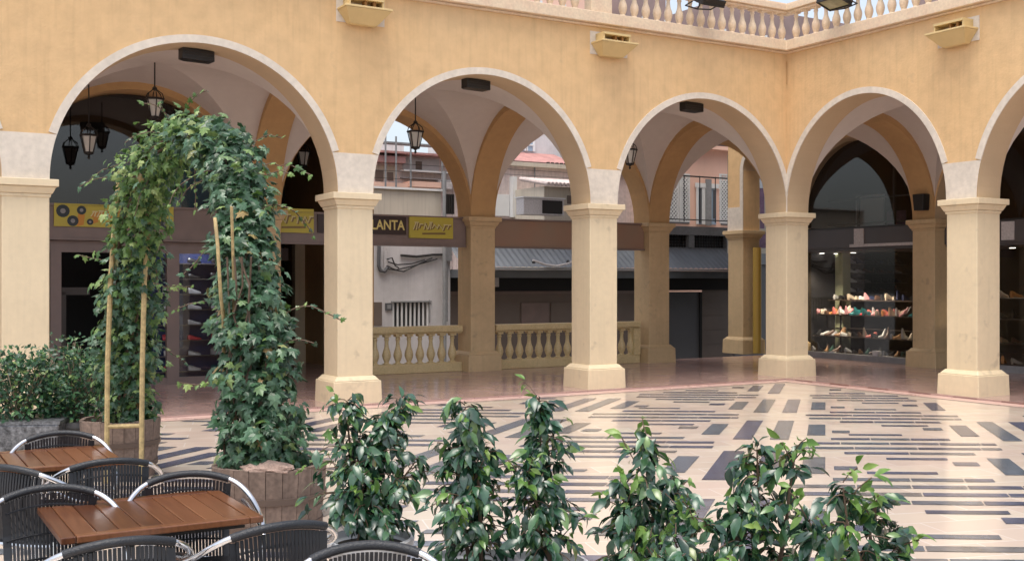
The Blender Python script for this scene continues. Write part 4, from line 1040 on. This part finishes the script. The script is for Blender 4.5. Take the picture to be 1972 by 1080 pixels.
for k in range(NL):
    c, rad, par = ri.choice(samples)
    j = min(len(samples)-2, int(par*14)); tan = (samples[j+1][0]-samples[j][0]).normalized()
    v = rv(ri); v = (v-tan*v.dot(tan))
    if v.length < .1: continue
    v.normalize(); lump = 1+.22*math.sin(par*9.1+2*math.atan2(v.x,v.y))+.14*math.sin(par*23+3*math.atan2(v.y,v.x))
    rr = rad*lump*(ri.random()**.45); pos = c+v*rr+tan*ri.uniform(-.06,.06)
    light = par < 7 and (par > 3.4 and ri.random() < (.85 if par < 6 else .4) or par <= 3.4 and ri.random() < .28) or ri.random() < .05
    d = (v*.45+Vector((0,-.35,-.75))+rv(ri)*.75)
    up = (v+Vector((0,-.5,.55))+rv(ri)*.6)
    sz = ri.uniform(.05,.085) if par < 6.5 else ri.uniform(.06,.105)
    if par < 3: sz *= 1.08
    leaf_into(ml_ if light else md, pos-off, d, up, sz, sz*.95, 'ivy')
shoots = []
for k in range(26):
    c, rad, par = ri.choice(samples[14:-20]); v = rv(ri); v.y *= .3; v.normalize()
    p0 = c+v*rad*.8; p_ = p0.copy(); pts = [p0-off]; d = v.copy()
    for q in range(ri.randint(4,9)):
        d = (d+Vector((0,0,-.16))+rv(ri)*.25).normalized(); p_ = p_+d*.055; pts.append(p_-off)
        sz = ri.uniform(.03,.06); leaf_into(ml_ if ri.random() < .6 else md, p_-off, d+rv(ri)*.8, Vector((0,-.6,.6))+rv(ri)*.4, sz, sz*.9, 'ivy')
    shoots.append(pts)
for (x_, y_, Y_, dx) in ((560,318,7.7,1),(520,330,7.8,1),(178,505,9.5,-1),(395,725,7.4,-1),(345,545,9.0,1)):
    p_ = gp(x_-dx*50,Y_,y_); pts = [p_-off]
    for q in range(6):
        p_ = p_+Vector((dx*.055,-.01,ri.uniform(-.03,.02))); pts.append(p_-off); sz = ri.uniform(.04,.075); leaf_into(ml_, p_-off, Vector((dx*.3,-.3,-.6))+rv(ri)*.6, Vector((0,-.8,.5))+rv(ri)*.3, sz, sz*.9, 'ivy')
    shoots.append(pts)
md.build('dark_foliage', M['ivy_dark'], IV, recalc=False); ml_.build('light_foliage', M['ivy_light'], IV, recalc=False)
st = MB()
for pts in shoots: st.tube(pts, .004, 4)
for k in range(16):       # woody stems twisting up both legs
    lo, hi = ((0,6.5) if k % 2 else (13,6.2)); pts = []; ph = ri.uniform(0,6)
    for q in range(26):
        par = lo+(hi-lo)*q/25*ri.uniform(.97,1); i = min(len(pp)-2,int(par)); c, rad = cat(i, par-i)
        pts.append(c+Vector((math.cos(ph+q*.25),math.sin(ph+q*.25),0))*rad*.5-off)
    st.tube(pts, [.014-.00035*q for q in range(26)], 5)
for k in range(5):       # bare stems in front of the right leg
    x_ = 432+k*11; pts = [gp(x_+ri.uniform(-6,6)+q*ri.uniform(-1,3), 7.22+ri.uniform(-.02,.05), 880-q*55)-off for q in range(8)]; st.tube(pts, .007, 5)
st.build('woody_stems', M['stem'], IV)
def post(pts, r_, nm='bamboo_post'): return MB().tube([gp(a,c,b)-off for a,b,c in pts], r_, 8).build(nm, M['bamboo'], IV, smooth=True)
post([(205,930,9.25),(207,700,9.25),(213,540,9.25),(222,408,9.25),(232,330,9.25)], .022); post([(272,930,9.25),(274,700,9.25),(278,540,9.25),(286,440,9.25),(300,350,9.2)], .022)
for y_ in (820,): post([(206,y_+1,9.25),(274,y_-1,9.25)], .018, 'bamboo_rung')
post([(434,890,7.35),(430,610,7.32),(425,570,7.2),(419,470,7.17),(414,420,7.25)], .012); post([(452,890,7.3),(450,540,7.3),(448,470,7.18),(446,398,7.12)], .010)
def barrel(c, r_, h, parent, o_):
    b = MB(); n = 22
    prof = [(r_*.86,0),(r_*.93,h*.3),(r_*.99,h*.7),(r_*1.02,h)]
    for k in range(n):                     # separate staves with thin gaps
        a0 = 2*PI*k/n+.005; a1 = 2*PI*(k+1)/n-.005; vs = []
        for (rr, z) in prof:
            for a in (a0,a1):
                for q in (1,.9): vs.append((c[0]-o_[0]+rr*q*math.cos(a), c[1]-o_[1]+rr*q*math.sin(a), z+(.006*math.sin(k*5.1) if z == h else 0)))
        fs = []
        for i in range(3):
            o0, o1 = i*4, (i+1)*4
            fs += [(o0,o0+2,o1+2,o1),(o0+1,o1+1,o1+3,o0+3),(o0,o1,o1+1,o0+1),(o0+2,o0+3,o1+3,o1+2)]
        fs += [(0,1,3,2),(12,14,15,13)]
        b.add(vs, fs)
    bo = b.build('barrel', M['barrel'], parent)
    hp = MB()
    for z in (.12,.30): 
        rr = r_*(.86+.19*z/h); hp.lathe([(rr+.002,z*h/.5-.02),(rr+.012,z*h/.5-.02),(rr+.014,z*h/.5+.02),(rr+.004,z*h/.5+.02)], (c[0]-o_[0],c[1]-o_[1],0), 40)
    hp.build('hoop', M['hoop'], bo, smooth=True)
    MB().lathe([(.01,h-.06),(r_*.9,h-.06),(r_*.9,h-.05)], (c[0]-o_[0],c[1]-o_[1],0), 30).build('soil', M['soil'], bo)
bl = gp(232,9.7); br_ = gp(520,7.32)
barrel(bl, .335, .5, IV, off); barrel(br_, .37, .5, IV, off)
bm = bmesh.new(); bmesh.ops.create_icosphere(bm, subdivisions=3, radius=1)
for v in bm.verts:
    k = 1+.12*math.sin(v.co.x*5+1)*math.cos(v.co.y*4)+.07*math.sin(v.co.z*9+v.co.x*7); v.co = Vector((v.co.x*.17*k, v.co.y*.09*k, v.co.z*.05*k))
me = bpy.data.meshes.new('rock'); bm.to_mesh(me); bm.free(); me.materials.append(M['rock'])
ro = bpy.data.objects.new('rock', me); COL.objects.link(ro); ro.location = gp(516,7.05)+Vector((0,0,.505)); tag(ro, 'flat pinkish stone lying on the rim of the right ivy barrel', 'stone')

# ================================================================== FICUS IN POTS
def ficus(px, Y, stems, label, seed, n=70, pot=True, rr=.17, zlow=.42):
    r = random.Random(seed); c = gp(px, Y); o = empty('potted_ficus', c, 0, label, 'potted plant', 'ficus plants in pots along the terrace edge')
    p_ = MB().lathe([(.15,0),(.155,.02),(.20,.36),(.225,.365),(.23,.40),(.21,.405),(.20,.37),(.17,.35)], n=28).build('pot', M['whitepot'], o, smooth=True)
    MB().lathe([(.01,.355),(.19,.355),(.19,.36)], n=24).build('soil', M['soil'], p_)
    f_ = MB(); s_ = MB(); y_ = MB()
    for (sx, sy) in stems:
        top = gp(sx, Y, sy)-c; b = Vector((r.uniform(-.06,.06), r.uniform(-.06,.06), .36)); top.y += r.uniform(-.06,.06)
        m1 = b.lerp(top,.5)+Vector((r.uniform(-.03,.03),0,0)); pts = [b, b.lerp(m1,.5), m1, m1.lerp(top,.5)+Vector((r.uniform(-.02,.02),0,0)), top-Vector((0,0,.02))]
        s_.tube(pts, [.011,.010,.008,.006,.003], 6)
        H = top.z-zlow; tw = int(1.05*n*max(.5,H/.7)); ph = r.uniform(0,6)
        for k in range(tw):
            t = (k+r.random())/tw; z = zlow+H*t
            if t < .9 and math.sin(t*17+ph)+r.uniform(-1,1.3) < -.55: continue
            q = (z-b.z)/(top.z-b.z); ax = b.lerp(top,max(0,q))
            az = k*2.4+r.uniform(-.9,.9); R_ = .84*rr*(1.15-.8*t**1.5)*r.choice((.35,.55,.8,1.0,1.25,1.6))
            young = r.random() < .14; rise = r.uniform(.1,1.1)+(.8 if young else 0)
            if young: R_ = rr*r.uniform(1.2,1.9)*(1.1-.6*t)
            d = Vector((math.cos(az),math.sin(az),rise)).normalized(); tip = ax.copy(); tp = [ax]
            for q2 in range(4):
                tip = tip+d*(R_/4); d = (d+Vector((0,0,-.32 if not young else -.12))+rv(r)*.2).normalized(); tp.append(tip.copy())
            s_.tube(tp, .0026, 4); tgt_ = y_ if young else f_
            for q2 in range(1,5):
                for e in range((1 if r.random() < .35 else 2) if q2 < 4 else 3):
                    out = Vector((math.cos(az),math.sin(az),0))
                    ld = (d*.5+rv(r)*.8+Vector((0,0,-.55))+out*.4)
                    L_ = r.choice((.042,.056,.068,.08,.096))*r.uniform(.9,1.1)*(.8 if young else 1); leaf_into(tgt_, tp[q2]+rv(r)*.02, ld, out*.7+Vector((0,-.3,.8))+rv(r)*.6, L_, L_*r.uniform(.36,.5), 'ficus')
        for k in range(6):
            L_ = r.uniform(.045,.075); leaf_into(f_, top+Vector((0,0,-.02*k)), rv(r)+Vector((0,0,.5-.2*k)), rv(r)+Vector((0,-.4,.5)), L_, L_*.45, 'ficus')
    f_.cur = 1; f_.add(y_.v, y_.f)
    f_.build('foliage', [M['ficus'],M['ficus_young']], o, recalc=False).data.polygons.foreach_set('use_smooth', [True]*len(f_.f)); s_.build('stems', M['stem'], o)
    return o
ficus(712, 5.6, [(668,770),(742,800),(772,768),(690,850),(800,880)], 'bushy ficus in a pale pot, leftmost, touching the right ivy barrel', 21, 60, rr=.20)
ficus(905, 5.15, [(896,775),(870,850),(945,860)], 'ficus with a pale green shoot, second from left', 22, 52, rr=.16)
ficus(1040, 5.1, [(1040,768),(1010,900)], 'tall slender columnar ficus, third from left', 23, 78, rr=.15)
ficus(1235, 4.75, [(1243,838),(1190,930),(1310,930)], 'ficus with dark twiggy core, third from right', 24, 56, rr=.17)
ficus(1470, 4.4, [(1462,858),(1528,862),(1410,960)], 'ficus with upright twin tips, second from right', 25, 50, rr=.15)
ficus(1665, 4.1, [(1618,925),(1690,960),(1745,1015),(1560,1000)], 'broad low ficus with large leaves, rightmost in the row', 26, 46, rr=.16)
ficus(1345, 4.2, [(1345,990),(1300,1030)], 'low ficus in front between the two tallest right hand plants', 27, 40, rr=.16)

# ================================================================== SHRUBS AT THE LEFT
def shrub(px, Y, w, d_, z0, z1, label, seed, n, potm, pr, pale=.2):
    r = random.Random(seed); c = gp(px, Y); o = empty('potted_shrub', c, .15, label, 'potted shrub', 'small leaved shrubs left of the ivy arch')
    if pr == 'box':
        m = MB(); m.frus((-w*.85,w*.85,-d_*.8,d_*.8),(-w*.95,w*.95,-d_*.9,d_*.9),0,z0); p_ = m.build('planter', M[potm], o, bevel=.012)
        MB().box(-w*.97,w*.97,-d_*.92,d_*.92,z0+.001,z0+.03).build('planter_rim', M[potm], p_)
    else:
        p_ = MB().lathe([(.2,0),(.28,z0-.05),(.30,z0-.05),(.30,z0),(.26,z0),(.25,z0-.06)], n=26).build('pot', M[potm], o, smooth=True)
    f_ = MB(); s_ = MB()
    for k in range(n):
        a = r.uniform(0,2*PI); q = r.random()**.5; z = r.random()
        env = (1-.35*max(0,z-.6)/.4)*(.85+.2*math.sin(a*3+z*5))
        p_ = Vector((math.cos(a)*q*w*env, math.sin(a)*q*d_*env, z0+.02+(z1-z0)*z*(1+.12*math.sin(a*5+q*6))))
        L_ = r.uniform(.035,.065); out = Vector((math.cos(a),math.sin(a),.3))
        leaf_into(f_, p_, out*.6+rv(r), Vector((0,-.5,.8))+rv(r)*.6, L_, L_*.55, 'small')
    for k in range(26):
        a = r.uniform(0,2*PI); q = r.random()**.5*.8
        s_.tube([(0,0,z0-.05),(math.cos(a)*q*w*.4,math.sin(a)*q*d_*.4,z0+.2),(math.cos(a)*q*w,math.sin(a)*q*d_,z0+(z1-z0)*r.uniform(.7,1))], .005, 4)
    f_.build('foliage', M['hedge'], o, recalc=False); s_.build('stems', M['hedgestem'], o)
shrub(38, 10.0, .44, .35, .44, 1.03, 'pale tinged shrub in mottled zinc planter at the left edge', 31, 2600, 'zinc', 'box')
shrub(150, 10.3, .46, .35, .42, 1.0, 'dense green shrub directly left of the left ivy barrel', 32, 2600, 'garage', 'pot')
shrub(128, 10.9, .25, .2, .45, 1.12, 'thin taller shrub rising behind the dense green shrub', 33, 420, 'garage', 'pot')

# ================================================================== TABLES AND CHAIRS
def table(c, label):
    o = empty('cafe_table', c, A, label, 'table', 'wooden cafe tables')
    hx, hy = .39, .345; t = MB(); n = 8
    t.box(-hx,-hx+.055,-hy,hy,.715,.742); t.box(hx-.055,hx,-hy,hy,.715,.742); t.box(-hx+.057,hx-.057,-hy,-hy+.055,.715,.742); t.box(-hx+.057,hx-.057,hy-.055,hy,.715,.742)
    w = (2*hx-.114)/n
    for k in range(n): t.box(-hx+.058+k*w,-hx+.055+(k+1)*w,-hy+.058,hy-.058,.717,.740)
    t.build('tabletop', M['teak'], o, bevel=.004)
    MB().box(-hx+.06,hx-.06,-hy+.06,hy-.06,.69,.712).build('apron', M['iron'], o)
    MB().lathe([(.035,.03),(.035,.69)],n=14).build('column', M['alu'], o, smooth=True)
    m = MB()
    for q in range(4):
        a = PI/4+q*PI/2; m.tube([(0,0,.06),(math.cos(a)*.3,math.sin(a)*.3,.02)],.02,8)
    m.build('foot', M['alu'], o)
    return o
Lv = Vector((CA,SA,0)); Bv = Vector((-SA,CA,0))
T2 = (gp(58,4.70)+gp(135,4.13)+gp(528,4.546)+gp(395,5.056))/4; T2.z = 0
table(T2, 'square slatted teak cafe table in the foreground')
T1 = gp(213,6.25); T1.z = 0; T1 = T1-Lv*.39-Bv*.05
table(T1, 'teak cafe table further back at the left edge of the photo')
def make_chair():
    o = empty('cafe_chair', (0,0,0), 0)
    def mir(pts): return [(-x,y,z) for x,y,z in pts]
    half = [(.265,.235,0),(.27,.23,.35),(.272,.215,.56),(.278,.17,.635),(.285,.08,.662),(.285,-.03,.680),(.270,-.13,.715),(.235,-.20,.758),(.18,-.245,.792),(.09,-.272,.815),(0,-.28,.822)]
    full = half+mir(half)[-2::-1]
    # smooth
    P = [Vector(p) for p in full]; sm_ = []
    for i in range(len(P)-1):
        a, b, c, d = P[max(0,i-1)], P[i], P[i+1], P[min(len(P)-1,i+2)]
        for k in range(4):
            t = k/4; sm_.append(.5*((2*b)+(-a+c)*t+(2*a-5*b+4*c-d)*t*t+(-a+3*b-3*c+d)*t**3))
    sm_.append(P[-1])
    MB().tube(sm_, .0125, 10).build('armrest_frame', M['alu'], o, smooth=True)
    low = [p-Vector((0,0,.055)) for p in sm_ if p.z > .64 and p.z < .765]
    for s_ in (1,-1):
        q = [p for p in low if p.x*s_ > 0 and p.y < .15]
        MB().tube(q, .009, 8).build('lower_arm', M['alu'], o, smooth=True)
    top = [p for p in sm_ if abs(p.x) < .185 and p.z > .7]
    MB().tube(top, .0165, 10).build('top_rail', M['sleeve'], o, smooth=True)
    for s_ in (1,-1): MB().tube([(s_*.20,-.17,.46),(s_*.215,-.2,.25),(s_*.235,-.27,0)], .0125, 8).build('leg', M['alu'], o, smooth=True)
    ring = [(.20,.22),(.23,.16),(.23,-.1),(.19,-.19),(.08,-.215),(-.08,-.215),(-.19,-.19),(-.23,-.1),(-.23,.16),(-.20,.22),(0,.235)]
    MB().tube([(x,y,.44) for x,y in ring], .0125, 8, closed=True).build('seat_ring', M['alu'], o, smooth=True)
    for s_ in (1,-1): MB().tube([(s_*.23,.1,.44),(s_*.27,.215,.44)],.01,6).build('seat_arm', M['alu'], o)
    m = MB(); n = 22
    for k in range(n):
        y = -.19+.40*k/(n-1); hw = .215 if -.1 < y < .17 else .185; m.box(-hw,hw,y-.0065,y+.0065,.446,.455)
    for k in range(9):
        x = -.18+.36*k/8; m.box(x-.006,x+.006,-.19,.22,.440,.4455)
    m.build('seat', M['wicker'], o)
    b = MB(); n = 24
    def backpt(x, t):
        ztop = .80-.9*x*x; ytop = -.272+1.0*x*x; yb = -.212+1.1*x*x
        return Vector((x*(.93+.07*t), yb+(ytop-yb)*t-.035*math.sin(PI*t), .455+(ztop-.455)*t))
    for k in range(n):
        x = -.175+.35*k/(n-1); w = .0056 if 0 < k < n-1 else .013
        pts = [backpt(x,t/7) for t in range(8)]
        vs = []
        for p in pts: vs += [p+Vector((-w,-.004,0)), p+Vector((w,-.004,0)), p+Vector((w,.004,0)), p+Vector((-w,.004,0))]
        fs = []
        for i in range(7):
            for j in range(4): fs.append((i*4+j,i*4+(j+1)%4,(i+1)*4+(j+1)%4,(i+1)*4+j))
        b.add(vs, fs)
    for t in (.22,.5,.86):
        b.tube([backpt(-.175+.35*k/10,t)+Vector((0,.006,0)) for k in range(11)], .005, 5)
    b.build('backrest', M['wicker'], o)
    return o
ch0 = make_chair()
chairs = [
 (235,1033,'b','black woven chair with back to us at the front edge of the foreground table'),
 (545,1003,'b','black woven chair at the front right corner of the foreground table'),
 (213,881,'b','black woven chair standing between the two tables with its back to us'),
 (8,893,'y','black woven chair cut by the left edge, in front of the far table'),
 (95,931,'f','black woven chair facing us at the left end of the foreground table'),
 (362,905,'f','black woven chair facing us behind the foreground table, before the barrel'),
 (115,828,'f','black woven chair facing us behind the far table, nearest the shrubs'),
 (702,1040,'f','black woven chair at the bottom edge below the leftmost ficus pot'),
]
for i, (px, py, fc, lab) in enumerate(chairs):
    o = ch0 if i == 0 else copy_tree(ch0)
    Y = (1.7-.838)*F/(py-HY); s_ = gp(px, Y)
    ang = {'b':A, 'f':A+PI-.12, 'y':-.35}[fc] + (0,.06,-.04,0,.05,-.05,.0,-.15)[i]
    fd = Vector((-math.sin(ang), math.cos(ang), 0)); o.location = s_+fd*.28; o.rotation_euler.z = ang
    tag(o, lab, 'chair', 'cafe chairs')

# ================================================================== LIGHT
EL = math.radians(72); ROT = math.radians(200)
w = bpy.data.worlds.new('World'); sc.world = w; w.use_nodes = True
nt = w.node_tree; bg = nt.nodes['Background']; sky = nt.nodes.new('ShaderNodeTexSky'); sky.sky_type = 'NISHITA'; sky.sun_disc = False
sky.sun_elevation = EL; sky.sun_rotation = ROT; sky.air_density = 1.0; sky.dust_density = 4.0; sky.ozone_density = 1.0
hs = nt.nodes.new('ShaderNodeHueSaturation'); hs.inputs['Saturation'].default_value = .55
nt.links.new(sky.outputs[0], hs.inputs['Color']); nt.links.new(hs.outputs[0], bg.inputs[0]); bg.inputs[1].default_value = .15
sd = bpy.data.lights.new('sun', 'SUN'); sd.energy = .8; sd.angle = math.radians(40); sd.color = (1,.93,.83)
so = bpy.data.objects.new('sun', sd); COL.objects.link(so)
dv = Vector((math.sin(ROT)*math.cos(EL), math.cos(ROT)*math.cos(EL), math.sin(EL)))
so.rotation_euler = dv.to_track_quat('Z','Y').to_euler()
sc.view_settings.view_transform = 'Standard'; sc.view_settings.look = 'None'; sc.view_settings.gamma = 1; sc.view_settings.exposure = .95
sc.cycles.max_bounces = 8; sc.cycles.diffuse_bounces = 5; sc.cycles.glossy_bounces = 4; sc.cycles.transparent_max_bounces = 12
sc.cycles.use_denoising = True
